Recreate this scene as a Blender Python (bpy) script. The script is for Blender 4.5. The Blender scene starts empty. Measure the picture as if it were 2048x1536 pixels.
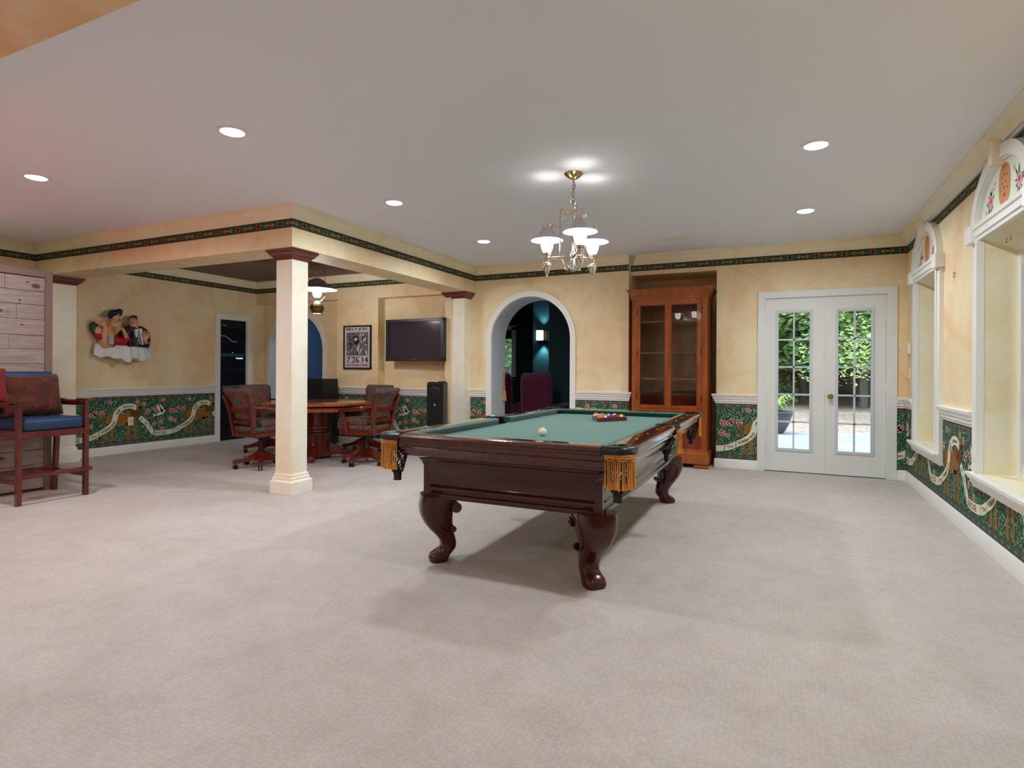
import bpy, bmesh, math, random
from mathutils import Vector, Matrix
PI = math.pi
R = math.radians
sc = bpy.context.scene
col = sc.collection

# ------------------------------------------------------------------ camera
H = 2.69                                     # ceiling height
YAW, ROLL, FOC, HOR = R(25.018), R(0.33), 1155.16, 740.7
cam_d = bpy.data.cameras.new('camera')
cam = bpy.data.objects.new('camera', cam_d)
col.objects.link(cam)
fw = Vector((-math.sin(YAW), math.cos(YAW), 0))
rt = Vector((math.cos(YAW), math.sin(YAW), 0))
up = Vector((0, 0, 1))
ix = rt*math.cos(ROLL) + up*math.sin(ROLL)
iy = -rt*math.sin(ROLL) + up*math.cos(ROLL)
M4 = Matrix((ix, iy, -fw)).transposed().to_4x4()
M4.translation = Vector((0, 0, 1.18))
cam.matrix_world = M4
cam_d.sensor_fit = 'HORIZONTAL'
cam_d.sensor_width = 36.0
cam_d.lens = 36.0*FOC/2048
cam_d.shift_y = (HOR - 768.0)/2048
cam_d.clip_start = 0.05
cam_d.clip_end = 200
sc.camera = cam

# ------------------------------------------------------------------ world, exposure
sc.view_settings.view_transform = 'Standard'
sc.view_settings.look = 'None'
sc.view_settings.gamma = 1.0
sc.view_settings.use_curve_mapping = False
sc.view_settings.exposure = 0.0
w = bpy.data.worlds.new('World')
sc.world = w
w.use_nodes = True
wn = w.node_tree
wn.nodes.clear()
wo = wn.nodes.new('ShaderNodeOutputWorld')
wb = wn.nodes.new('ShaderNodeBackground')
wb.inputs['Color'].default_value = (0.74, 0.87, 1.0, 1)
wb.inputs['Strength'].default_value = 8.0
wn.links.new(wb.outputs[0], wo.inputs[0])
cy = sc.cycles
cy.use_denoising = True
cy.adaptive_threshold = 0.02
cy.max_bounces = 8
cy.diffuse_bounces = 5
cy.glossy_bounces = 3
cy.transmission_bounces = 4
cy.transparent_max_bounces = 6
cy.caustics_reflective = False
cy.caustics_refractive = False
cy.sample_clamp_indirect = 6.0
cy.blur_glossy = 0.5

CAN_W = 22.5          # watts of each recessed light
CHAND_W = 8.0         # watts of each chandelier lamp
PEND_W = 48.0
PORTALS = True
def area(name, loc, rot, sx, sy, energy, color, portal=False, spread=180, parent=None, disk=False):
    ld = bpy.data.lights.new(name, 'AREA')
    ld.shape = 'DISK' if disk else 'RECTANGLE'
    ld.size = sx
    if not disk: ld.size_y = sy
    ld.energy = energy
    ld.color = color
    ld.spread = R(spread)
    if portal: ld.cycles.is_portal = True
    o = bpy.data.objects.new(name, ld)
    col.objects.link(o)
    o.location = loc
    o.rotation_euler = rot
    if parent: o.parent = parent
    return o
if PORTALS:      # portals only guide the sampling of the daylight that enters
    area('daylight_portal', (1.52, 6.535, 1.28), (0, R(90), 0), 1.6, 0.9, 1, (1,1,1), True)
    area('daylight_portal', (1.50, 4.465, 1.28), (0, R(90), 0), 1.6, 0.9, 1, (1,1,1), True)
    area('daylight_portal', (0.435, 7.62, 1.08), (R(-90), 0, 0), 1.0, 1.65, 1, (1,1,1), True)

sl = bpy.data.lights.new('sun', 'SUN'); sl.energy = 4.5; sl.angle = R(8); sl.color = (1, .97, .92)
so_ = bpy.data.objects.new('sun', sl); col.objects.link(so_)
so_.rotation_euler = Vector((.28, .36, -.89)).to_track_quat('-Z', 'Y').to_euler(); so_.location = (-4, -4, 12)

# ------------------------------------------------------------------ materials
def srgb(h):
    if isinstance(h, str):
        h = h.lstrip('#')
        c = [int(h[i:i+2], 16)/255 for i in (0, 2, 4)]
    else: c = [x/255 for x in h]
    return tuple((x/12.92 if x <= .04045 else ((x+.055)/1.055)**2.4) for x in c) + (1,)
MATS = {}
def mat(name, color, rough=0.6, metal=0.0, spec=0.5, coat=0.0, emit=None, es=0.0, trans=0.0, ior=1.45, sheen=0.0):
    if name in MATS: return MATS[name]
    m = bpy.data.materials.new(name)
    m.use_nodes = True
    b = m.node_tree.nodes['Principled BSDF']
    b.inputs['Base Color'].default_value = srgb(color) if not (isinstance(color, tuple) and len(color) == 4) else color
    b.inputs['Roughness'].default_value = rough
    b.inputs['Metallic'].default_value = metal
    b.inputs['Specular IOR Level'].default_value = spec
    b.inputs['Coat Weight'].default_value = coat
    b.inputs['Coat Roughness'].default_value = 0.06
    b.inputs['IOR'].default_value = ior
    if trans: b.inputs['Transmission Weight'].default_value = trans
    if sheen: b.inputs['Sheen Weight'].default_value = sheen
    if emit is not None:
        b.inputs['Emission Color'].default_value = srgb(emit)
        b.inputs['Emission Strength'].default_value = es
    MATS[name] = m
    return m
def N(m, t, **kw):
    n = m.node_tree.nodes.new(t)
    for k, v in kw.items():
        if k in n.inputs: n.inputs[k].default_value = v
        else: setattr(n, k, v)
    return n
def L(m, a, b): m.node_tree.links.new(a, b)
def bsdf(m): return m.node_tree.nodes['Principled BSDF']
def coords(m, scale=(1, 1, 1), rot=(0, 0, 0)):
    g = N(m, 'ShaderNodeNewGeometry')
    mp = N(m, 'ShaderNodeMapping')
    mp.inputs['Scale'].default_value = scale
    mp.inputs['Rotation'].default_value = rot
    L(m, g.outputs['Position'], mp.inputs['Vector'])
    return mp.outputs[0]
def ocoords(m, scale=(1, 1, 1)):
    g = N(m, 'ShaderNodeTexCoord')
    mp = N(m, 'ShaderNodeMapping')
    mp.inputs['Scale'].default_value = scale
    L(m, g.outputs['Object'], mp.inputs['Vector'])
    return mp.outputs[0]
def ramp(m, fac, stops):
    r = N(m, 'ShaderNodeValToRGB')
    e = r.color_ramp.elements
    while len(e) < len(stops): e.new(0.5)
    for i, (p, c) in enumerate(stops):
        e[i].position = p
        e[i].color = srgb(c)
    L(m, fac, r.inputs[0])
    return r.outputs[0]
def noise(m, vec, scale, detail=3, rough=.5, dist=0.0):
    n = N(m, 'ShaderNodeTexNoise')
    n.inputs['Scale'].default_value = scale
    n.inputs['Detail'].default_value = detail
    n.inputs['Roughness'].default_value = rough
    n.inputs['Distortion'].default_value = dist
    L(m, vec, n.inputs['Vector'])
    return n.outputs['Fac']
def mixc(m, fac, a, b, mode='MIX'):
    x = N(m, 'ShaderNodeMix')
    x.data_type = 'RGBA'
    x.blend_type = mode
    if isinstance(fac, float): x.inputs[0].default_value = fac
    else: L(m, fac, x.inputs[0])
    for i, v in ((6, a), (7, b)):
        if isinstance(v, tuple): x.inputs[i].default_value = v
        else: L(m, v, x.inputs[i])
    return x.outputs[2]
def bump(m, h, strength=.2, dist=.01):
    b = N(m, 'ShaderNodeBump')
    b.inputs['Strength'].default_value = strength
    b.inputs['Distance'].default_value = dist
    L(m, h, b.inputs['Height'])
    L(m, b.outputs[0], bsdf(m).inputs['Normal'])

def faux(name, c1, c2, c3, rough=.62):
    m = mat(name, c2, rough, spec=.35)
    v = coords(m, (1, 1, 1))
    a = noise(m, v, 1.7, 4, .6, .9)
    b = noise(m, v, 4.5, 3, .6, 1.4)
    c = ramp(m, a, [(.36, c1), (.5, c2), (.64, c3)])
    d = ramp(m, b, [(.35, c1), (.55, c2), (.75, c3)])
    L(m, mixc(m, .4, c, d), bsdf(m).inputs['Base Color'])
    return m
WALL = faux('faux_plaster', '#ecdfba', '#e9d3a9', '#e5bf90')
REVEAL = faux('faux_reveal', '#f0ead2', '#ede3c0', '#e6d5a0')
CREAM = faux('faux_cream', '#f3ecd4', '#f2e8c8', '#ecd8a6', .45)
ORANGE = faux('faux_orange', '#eccba4', '#e6b98c', '#dfaa7c')
def _ceil():
    m = mat('ceiling_paint', '#eceef4', .85, spec=.2)
    return m
CEIL = _ceil()
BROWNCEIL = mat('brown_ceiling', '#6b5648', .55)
WHITE = mat('white_trim', '#e9e8e2', .38, spec=.5)
DOORW = mat('door_white', '#dfe1dc', .42)
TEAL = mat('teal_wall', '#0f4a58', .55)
TEALSH = mat('teal_wall_shaded', '#143438', .7)  # same teal with shade put into the colour, for the unlit theater walls
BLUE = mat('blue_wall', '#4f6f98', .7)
def _carpet():
    m = mat('carpet', '#c2b8ae', .97, spec=.1, sheen=.25)
    v = coords(m)
    a = noise(m, v, 1.1, 4, .55, .6)
    b = noise(m, v, 5.0, 4, .6, .8)
    c = ramp(m, a, [(.3, '#b3aaa3'), (.55, '#beb6b0'), (.75, '#c6bfb9')])
    d = ramp(m, b, [(.3, '#afa69f'), (.55, '#c0b9b3'), (.8, '#cbc5bf')])
    base = mixc(m, .45, c, d)
    vo = N(m, 'ShaderNodeTexVoronoi')
    vo.inputs['Scale'].default_value = 50
    vo.inputs['Randomness'].default_value = .5
    mp = N(m, 'ShaderNodeMapping')
    mp.inputs['Scale'].default_value = (1.0, 1.15, 1)
    L(m, v, mp.inputs['Vector'])
    L(m, mp.outputs[0], vo.inputs['Vector'])
    dots = ramp(m, vo.outputs['Distance'], [(.10, '#ffffff'), (.42, '#f6f4f3'), (.62, '#ece8e5')])
    L(m, mixc(m, .7, base, mixc(m, 1.0, base, dots, 'MULTIPLY')), bsdf(m).inputs['Base Color'])
    bump(m, vo.outputs['Distance'], .14, .004)
    return m
CARPET = _carpet()
def wood(name, c1, c2, c3, rough=.3, coat=.4, scale=(1, 1, 1), wscale=3.0, obj=True):
    m = mat(name, c2, rough, coat=coat)
    v = ocoords(m, scale) if obj else coords(m, scale)
    n1 = noise(m, v, wscale, 5, .6, 1.6)
    n2 = noise(m, v, wscale*6, 3, .6, .4)
    c = ramp(m, n1, [(.3, c1), (.5, c2), (.72, c3)])
    d = ramp(m, n2, [(.3, c1), (.7, c3)])
    L(m, mixc(m, .25, c, d), bsdf(m).inputs['Base Color'])
    return m
MAHOG = wood('dark_mahogany', '#300c06', '#3c1008', '#4a150a', .22, .6, (1, 6, 6), 1.2)
MAHOGV = wood('dark_mahogany_leg', '#2c0b06', '#40120a', '#54190c', .2, .6, (6, 6, 1), 1.2)
RAILW = wood('rail_mahogany', '#3a120b', '#4a170e', '#5c2013', .18, .7, (4, 1, 4), 1.4)
for _m in (MAHOG, MAHOGV): bsdf(_m).inputs['Specular IOR Level'].default_value = .25
CHERRY = wood('cherry_cabinet', '#74330f', '#9c4c1a', '#b36126', .28, .5, (5, 5, 1), 1.1)
CHERRYD = wood('cherry_panel', '#5a1f10', '#7c3018', '#96431f', .3, .5, (5, 5, 1), 1.1)
CHAIRW = wood('chair_cherry', '#43130b', '#642012', '#7a2e18', .25, .5, (3, 3, 1), 2)
STOOLW = wood('stool_cherry', '#3f120c', '#5c1b12', '#70261a', .25, .5, (3, 3, 1), 2)
TABLEW = wood('table_cherry', '#7a3014', '#a85226', '#c06c34', .2, .6, (3, 3, 1), 2)
LEATHER = mat('black_leather', '#14171b', .32)
BLACKM = mat('black_metal', '#101214', .4)
BLACKP = mat('black_plastic', '#0b0c0e', .35)
SPEAKM = mat('speaker_vinyl', '#17181a', .5)
BRASS = mat('antique_brass', '#b79a5e', .25, 1.0)
SILVER = mat('polished_nickel', '#d9d4c6', .16, 1.0)
CHROME = mat('chrome', '#d0d0d0', .1, 1.0)
def _cloth():
    m = mat('green_cloth', '#1f6e62', .95, spec=.1, sheen=.4)
    v = coords(m)
    n = noise(m, v, 300, 2)
    L(m, ramp(m, n, [(.3, '#1c665c'), (.7, '#27766b')]), bsdf(m).inputs['Base Color'])
    return m
CLOTH = _cloth()
CLOTHD = mat('green_cushion_cloth', '#165247', .9, spec=.1, sheen=.3)
GOLD = mat('gold_fringe', '#d08a2c', .7, spec=.2, sheen=.3)
def _tapestry():
    m = mat('tapestry', '#5a5058', .9, spec=.1)
    v = ocoords(m)
    vo = N(m, 'ShaderNodeTexVoronoi')
    vo.inputs['Scale'].default_value = 14
    L(m, v, vo.inputs['Vector'])
    n = noise(m, v, 9, 4, .7, 2.5)
    c = ramp(m, n, [(.28, '#1f2a3c'), (.4, '#3f5260'), (.5, '#6e6250'), (.58, '#8c4038'), (.66, '#3d5347'), (.8, '#8d7f66')])
    L(m, mixc(m, .35, c, vo.outputs['Color'], 'MULTIPLY'), bsdf(m).inputs['Base Color'])
    return m
TAPE = _tapestry()
BLUEL = mat('navy_vinyl', '#20385a', .33)
BROWNC = mat('brown_velvet', '#43190c', .9, sheen=.06)
def _vel():
    v = ocoords(BROWNC); n = noise(BROWNC, v, 7, 4, .6, 1.5)
    L(BROWNC, ramp(BROWNC, n, [(.3, '#2c0f08'), (.5, '#4a1d0e'), (.72, '#6a2e18')]), bsdf(BROWNC).inputs['Base Color'])
_vel()
REDC = mat('red_velvet', '#6c0c12', .85, sheen=.06)
BURG = mat('burgundy_velvet', '#5a0f34', .85, sheen=.3)
GLASS = None
def _glass():
    m = bpy.data.materials.new('window_glass')
    m.use_nodes = True
    nt = m.node_tree
    nt.nodes.clear()
    o = nt.nodes.new('ShaderNodeOutputMaterial')
    t = nt.nodes.new('ShaderNodeBsdfTransparent')
    g = nt.nodes.new('ShaderNodeBsdfGlossy')
    g.inputs['Roughness'].default_value = .02
    x = nt.nodes.new('ShaderNodeMixShader')
    f = nt.nodes.new('ShaderNodeFresnel')
    f.inputs['IOR'].default_value = 1.45
    nt.links.new(f.outputs[0], x.inputs[0])
    nt.links.new(t.outputs[0], x.inputs[1])
    nt.links.new(g.outputs[0], x.inputs[2])
    nt.links.new(x.outputs[0], o.inputs[0])
    return m
GLASS = _glass()
LAMPE = mat('lamp_lens', '#ffffff', .5, emit='#ffffff', es=14.0)

# ------------------------------------------------------------------ mesh helpers
class MB:
    def __init__(s):
        s.bm = bmesh.new(); s.mats = []
    def mi(s, m):
        if m not in s.mats: s.mats.append(m)
        return s.mats.index(m)
    def face(s, pts, m):
        try: f = s.bm.faces.new([s.bm.verts.new(p) for p in pts])
        except ValueError: return None
        f.material_index = s.mi(m)
        return f
    def box(s, x0, x1, y0, y1, z0, z1, m, bev=0.0, M=None, seg=1):
        t = bmesh.new()
        vs = [t.verts.new((x, y, z)) for x in (x0, x1) for y in (y0, y1) for z in (z0, z1)]
        for q in ((0, 1, 3, 2), (4, 6, 7, 5), (0, 4, 5, 1), (2, 3, 7, 6), (0, 2, 6, 4), (1, 5, 7, 3)):
            t.faces.new([vs[i] for i in q])
        if bev > 0:
            bmesh.ops.bevel(t, geom=t.edges[:], offset=bev, segments=seg, affect='EDGES', profile=.5)
        s.merge(t, m, M)
    def merge(s, t, m, M=None):
        i = s.mi(m)
        mp = {}
        for v in t.verts: mp[v] = s.bm.verts.new(M @ v.co if M else v.co)
        for f in t.faces:
            try:
                g = s.bm.faces.new([mp[v] for v in f.verts]); g.material_index = i
            except ValueError: pass
        t.free()
    def prism(s, pts, axis, a, b, m, M=None):
        """pts: 2D outline; extruded along axis from a to b. axis x: pts=(y,z); y: (x,z); z: (x,y)"""
        def P(p, t):
            return {'x': (t, p[0], p[1]), 'y': (p[0], t, p[1]), 'z': (p[0], p[1], t)}[axis]
        t = bmesh.new()
        A = [t.verts.new(P(p, a)) for p in pts]
        B = [t.verts.new(P(p, b)) for p in pts]
        n = len(pts)
        fa = t.faces.new(A); fb = t.faces.new(B[::-1])
        for i in range(n):
            t.faces.new((A[i], B[i], B[(i+1) % n], A[(i+1) % n]))
        if n > 4: bmesh.ops.triangulate(t, faces=[fa, fb])
        bmesh.ops.recalc_face_normals(t, faces=t.faces[:])
        s.merge(t, m, M)
    def lathe(s, prof, m, c=(0, 0, 0), n=24, M=None):
        """prof: (r, z) list"""
        t = bmesh.new()
        rings = []
        for r, z in prof:
            if r < 1e-5: rings.append([t.verts.new((c[0], c[1], c[2]+z))])
            else: rings.append([t.verts.new((c[0]+r*math.cos(2*PI*k/n), c[1]+r*math.sin(2*PI*k/n), c[2]+z)) for k in range(n)])
        for a, b in zip(rings, rings[1:]):
            for k in range(n):
                k2 = (k+1) % n
                if len(a) == 1 and len(b) == 1: continue
                if len(a) == 1: t.faces.new((a[0], b[k2], b[k]))
                elif len(b) == 1: t.faces.new((a[k], a[k2], b[0]))
                else: t.faces.new((a[k], a[k2], b[k2], b[k]))
        bmesh.ops.recalc_face_normals(t, faces=t.faces[:])
        s.merge(t, m, M)
    def cyl(s, p, q, r, m, n=12, r2=None, cap=True):
        s.tube([p, q], [r, r if r2 is None else r2], m, n, cap)
    def tube(s, path, rad, m, n=8, cap=True, closed=False):
        P = [Vector(p) for p in path]
        if not isinstance(rad, (list, tuple)): rad = [rad]*len(P)
        t = bmesh.new()
        rings = []
        nrm = None
        for i, p in enumerate(P):
            if closed: d = P[(i+1) % len(P)] - P[i-1]
            else: d = P[min(i+1, len(P)-1)] - P[max(i-1, 0)]
            d.normalize()
            if nrm is None:
                a = Vector((0, 0, 1)) if abs(d.z) < .9 else Vector((1, 0, 0))
                nrm = d.cross(a).normalized()
            else:
                nrm = (nrm - d*nrm.dot(d)).normalized()
            b = d.cross(nrm)
            rings.append([t.verts.new(p + (nrm*math.cos(2*PI*k/n) + b*math.sin(2*PI*k/n))*rad[i]) for k in range(n)])
        pr = list(zip(rings, rings[1:]))
        if closed: pr.append((rings[-1], rings[0]))
        for a, b in pr:
            for k in range(n): t.faces.new((a[k], a[(k+1) % n], b[(k+1) % n], b[k]))
        if cap and not closed:
            t.faces.new(rings[0][::-1]); t.faces.new(rings[-1])
        bmesh.ops.recalc_face_normals(t, faces=t.faces[:])
        s.merge(t, m)
    def loft(s, rings, m, cap=True, M=None):
        t = bmesh.new()
        rs = [[t.verts.new(p) for p in r] for r in rings]
        n = len(rs[0])
        for a, b in zip(rs, rs[1:]):
            for k in range(n): t.faces.new((a[k], a[(k+1) % n], b[(k+1) % n], b[k]))
        if cap:
            t.faces.new(rs[0][::-1]); t.faces.new(rs[-1])
        bmesh.ops.recalc_face_normals(t, faces=t.faces[:])
        s.merge(t, m, M)
    def sphere(s, c, r, m, n=16, sc3=(1, 1, 1), M=None):
        k = n//2
        pr = [(r*math.sin(PI*i/k)*1.0, -r*math.cos(PI*i/k)) for i in range(k+1)]
        T = Matrix.Translation(c) @ Matrix.Diagonal((sc3[0], sc3[1], sc3[2], 1))
        if M: T = M @ T
        s.lathe(pr, m, (0, 0, 0), n, T)
    def obj(s, name, parent=None, smooth=35, subsurf=0, loc=None):
        me = bpy.data.meshes.new(name)
        s.bm.normal_update()
        s.bm.to_mesh(me); s.bm.free()
        for m in s.mats: me.materials.append(m)
        if smooth:
            me.polygons.foreach_set('use_smooth', [True]*len(me.polygons))
            me.set_sharp_from_angle(angle=R(smooth))
        o = bpy.data.objects.new(name, me)
        col.objects.link(o)
        if subsurf:
            md = o.modifiers.new('s', 'SUBSURF'); md.levels = subsurf; md.render_levels = subsurf
        if parent is not None: o.parent = parent
        if loc: o.location = loc
        return o
def empty(name, loc=(0, 0, 0), rz=0.0, label=None, cat=None, group=None):
    o = bpy.data.objects.new(name, None)
    o.empty_display_size = .1
    col.objects.link(o)
    o.location = loc; o.rotation_euler = (0, 0, rz)
    tag(o, label, cat, group)
    return o
def tag(o, label=None, cat=None, group=None):
    if label: o['label'] = label
    if cat: o['category'] = cat
    if group: o['group'] = group
    return o
def struct(o):
    o['kind'] = 'structure'
    return o
def dup(src, loc, rz=None, label=None, group=None):
    def cp(o, par):
        c = o.copy(); col.objects.link(c)
        if par is not None: c.parent = par
        for ch in list(o.children): cp(ch, c)
        return c
    r = cp(src, None)
    r.location = loc
    if rz is not None: r.rotation_euler = (0, 0, rz)
    if label: r['label'] = label
    if group: r['group'] = group
    return r
def text_tris(s, size=1.0, align='CENTER'):
    cu = bpy.data.curves.new('t', 'FONT')
    cu.body = s; cu.size = size; cu.align_x = align; cu.resolution_u = 2
    o = bpy.data.objects.new('t', cu)
    me = bpy.data.meshes.new_from_object(o)
    vs = [v.co.copy() for v in me.vertices]
    fs = [tuple(p.vertices) for p in me.polygons]
    bpy.data.objects.remove(o); bpy.data.meshes.remove(me)
    return vs, fs
def rot_to(p, q):
    """matrix placing local z along p->q with origin p"""
    d = Vector(q) - Vector(p)
    return Matrix.Translation(p) @ d.to_track_quat('Z', 'Y').to_matrix().to_4x4()

# ================================================================== SHELL
XR, YB, YB2, YA, YA2, XL = 1.24, 7.53, 7.43, 7.22, 7.37, -8.28
YF = -3.2
def arch_panel(mb, x0, x1, z1, cx, r, zs, ztop, y0, y1, m, zb=0.0, n=20, soff=None):
    """wall panel in the XZ plane with an arched opening; thickness y0..y1"""
    mb.box(x0, cx-r, y0, y1, zb, z1, m)
    mb.box(cx+r, x1, y0, y1, zb, z1, m)
    for k in range(n):
        a0 = PI - PI*k/n; a1 = PI - PI*(k+1)/n
        xa, za = cx+r*math.cos(a0), zs+(ztop-zs)*math.sin(a0)
        xb, zb2 = cx+r*math.cos(a1), zs+(ztop-zs)*math.sin(a1)
        mb.prism([(xa, za), (xb, zb2), (xb, z1), (xa, z1)], 'y', y0, y1, m)
# floor
mb = MB(); mb.box(XL-.2, XR+.3, YF-.2, 7.60, -.12, 0, CARPET); struct(mb.obj('floor', smooth=0))
mb = MB(); mb.box(-8.6, -2.3, 7.60, 12.2, -.12, -.0005, CARPET); mb.box(-2.3, -.60, 7.60, 8.2, -.12, 0, CARPET); struct(mb.obj('floor', smooth=0))
# ceiling
mb = MB(); mb.box(XL-.2, XR+.3, YF-.2, YB+.15, H, H+.12, CEIL); struct(mb.obj('ceiling', smooth=0))
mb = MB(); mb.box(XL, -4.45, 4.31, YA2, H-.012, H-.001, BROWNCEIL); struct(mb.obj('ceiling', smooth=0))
# right wall with two window openings
WIN = (4.465, 6.535)
wr = MB()
def rwall(y0, y1, z0, z1): wr.box(XR, XR+.36, y0, y1, z0, z1, WALL)
edges = [YF, WIN[0]-.445, WIN[0]+.445, WIN[1]-.445, WIN[1]+.445, YB+.6]
rwall(edges[0], edges[1], 0, H); rwall(edges[2], edges[3], 0, H); rwall(edges[4], edges[5], 0, H)
for c in WIN:
    rwall(c-.445, c+.445, 0, .49)
    rwall(c-.445, c+.445, 2.085, H)
    wr.prism([(XR, 2.085), (XR+.24, 2.085), (XR+.24, 1.975)], 'y', c-.445, c+.445, REVEAL)
    wr.box(XR+.005, XR+.24, c-.4455, c-.4405, .49, 2.08, REVEAL)
    wr.box(XR+.005, XR+.24, c+.4405, c+.4455, .49, 2.08, REVEAL)
    wr.box(XR+.002, XR+.24, c-.445, c+.445, .485, .495, REVEAL)
wall_right = struct(wr.obj('wall_right', smooth=0))
# back wall: right portion with door opening, niche, left portion with arch
bk = MB()
bk.box(1.15, XR, YB, YB+.15, 0, H, WALL)
bk.box(-.26, 1.15, YB, YB+.15, 2.10, H, WALL)
bk.box(-.73, -.26, YB, YB+.15, 0, H, WALL)
bk.box(-1.80, -.73, YB, 8.1, 2.43, H, WALL)
bk.box(-.73, -.60, YB+.1501, 8.1, 0, 2.43, WALL)
bk.box(-1.95, -.60, 8.1, 8.2, 0, 2.6, WALL)
bk.box(-1.95, -1.80, YB2, 8.1, 0, H, WALL)
ACX, AR = -3.195, .600
arch_panel(bk, -4.35, -1.95, H, ACX, AR, 1.62, 2.215, YB2, YB2+.10, WALL)
struct_back = struct(bk.obj('wall_back', smooth=0))
# arch reveal (deep white jamb)
rv = MB()
n = 24
AQ = AR-.006
pts = [(ACX-AQ, 0), (ACX-AQ, 1.62)] + [(ACX+AQ*math.cos(PI-PI*k/n), 1.62+.589*math.sin(PI*k/n)) for k in range(1, n)] + [(ACX+AQ, 1.62), (ACX+AQ, 0)]
REVW = mat('reveal_white', '#ccd4dc', .6)
for (a, b) in zip(pts, pts[1:]):
    dx, dz = b[0]-a[0], b[1]-a[1]; l = math.hypot(dx, dz); nx, nz = -dz/l*.03, dx/l*.03
    rv.prism([a, b, (b[0]+nx, b[1]+nz), (a[0]+nx, a[1]+nz)], 'y', YB2+.0, 7.87, REVW)
struct(rv.obj('trim_1', smooth=40))
def casing_arch(name, cx, r, zs, zt, y, wdt, thick=.022, r_out=None):
    mb = MB()
    n = 28
    def P(rr, k):
        a = PI - PI*k/n
        return (cx+rr*math.cos(a), zs+((zt-zs)+(rr-r))*math.sin(a))
    inn = [(cx-r, 0)] + [P(r, k) for k in range(n+1)] + [(cx+r, 0)]
    out = [(cx-r-wdt, 0)] + [P(r+wdt, k) for k in range(n+1)] + [(cx+r+wdt, 0)]
    for i in range(len(inn)-1):
        mb.prism([inn[i], out[i], out[i+1], inn[i+1]], 'y', y-thick, y+.004, WHITE)
    return struct(mb.obj(name, smooth=30))
casing_arch('trim_2', ACX, AR, 1.62, 2.215, YB2, .078)
# alcove back wall: poster wall, television niche, arched recess
ab = MB()
ab.box(-6.47, -5.66, YA, YA+.15, 0, H, WALL)
ab.box(-5.66, -4.45, YA, YA+.15, 2.29, H, WALL)
ab.box(-5.66, -4.45, YA, YA+.15, 0, .80, WALL)
ab.box(-5.66, -4.45, YA+.17, YA+.27, .75, 2.4, WALL)
ab.box(-5.66, -4.45, YA+.1501, YA+.17, .70, .80, WALL)
ab.box(-5.70, -5.6598, YA+.1501, YA+.27, .70, 2.4, WALL)
ab.box(XL, -6.47, YA, YA+.14, 2.30, H, WALL)
A2X, A2R = -7.50, .60
arch_panel(ab, XL, -6.38, 2.31, A2X, A2R, 1.50, 2.11, YA2, YA2+.1, WALL)
ab.box(-6.40, -6.30, YA+.15, YA2+.1, 0, 2.35, WALL)
ab.box(-4.4499, -4.3501, YA, YB2+.1, 0, 2.307, WALL)
struct(ab.obj('wall_back', smooth=0))
casing_arch('trim_3', A2X, A2R, 1.50, 2.11, YA2, .075)
rv = MB()
AQ = A2R-.006
pts = [(A2X-AQ, 0), (A2X-AQ, 1.50)] + [(A2X+AQ*math.cos(PI-PI*k/n), 1.50+.604*math.sin(PI*k/n)) for k in range(1, n)] + [(A2X+AQ, 1.50), (A2X+AQ, 0)]
for (a, b) in zip(pts, pts[1:]):
    dx, dz = b[0]-a[0], b[1]-a[1]; l = math.hypot(dx, dz); nx, nz = -dz/l*.03, dx/l*.03
    rv.prism([a, b, (b[0]+nx, b[1]+nz), (a[0]+nx, a[1]+nz)], 'y', YA2, 7.80, REVW)
struct(rv.obj('trim_4', smooth=40))
# left wall with the equipment closet opening
lw = MB()
lw.box(XL-.15, XL, YF, 6.50, 0, H, WALL)
lw.box(XL-.15, XL, 7.02, YA2+.5, 0, H, WALL)
lw.box(XL-.15, XL, 6.50, 7.02, 1.985, H, WALL)
wall_left = struct(lw.obj('wall_left', smooth=0))
mb = MB(); mb.box(XL-.2, XR+.4, YF-.15, YF, 0, H, WALL); struct(mb.obj('wall_front', smooth=0))
# beams
mb = MB()
mb.box(-4.45, -4.07, 3.94, YB2+.02, 2.308, H-.002, WALL)
mb.box(XL, -4.449, 3.94, 4.31, 2.308, H-.002, WALL)
struct(mb.obj('trim_5', smooth=0))
mb = MB(); mb.box(XL, XR, .60, 1.12, 2.308, H-.002, ORANGE); struct(mb.obj('trim_6', smooth=0))
# outer rooms seen through the arches
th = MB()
th.box(-8.6, -2.3, 12.0, 12.15, 0, 1.0, TEALSH); th.box(-8.6, -2.3, 12.0, 12.15, 2.15, 2.7, TEALSH)
th.box(-8.6, -6.15, 12.0, 12.15, 1.0, 2.15, TEALSH); th.box(-5.57, -2.3, 12.0, 12.15, 1.0, 2.15, TEALSH)
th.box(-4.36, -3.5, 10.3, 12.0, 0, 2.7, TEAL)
th.box(-3.74, -2.3, 9.55, 10.3, 0, 2.7, TEALSH)
th.box(-2.45, -2.3, 7.6, 12, 0, 2.7, TEALSH)
th.box(-5.75, -5.65, 7.55, 8.1, 0, 2.7, TEALSH)
th.box(-8.7, -8.6, 7.55, 12, 0, 2.7, TEALSH)
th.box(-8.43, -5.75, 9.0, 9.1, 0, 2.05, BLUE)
th.box(-8.43, -5.75, 8.98, 9.1, 2.05, 2.7, TEALSH)
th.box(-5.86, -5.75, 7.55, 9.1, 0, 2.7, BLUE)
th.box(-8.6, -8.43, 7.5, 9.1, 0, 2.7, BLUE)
struct(th.obj('wall_theater', smooth=0))
mb = MB(); mb.box(-8.7, -2.3, 7.5, 12.15, 2.62, 2.74, mat('theater_ceiling', '#2a2022', .8)); struct(mb.obj('ceiling', smooth=0))
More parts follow.
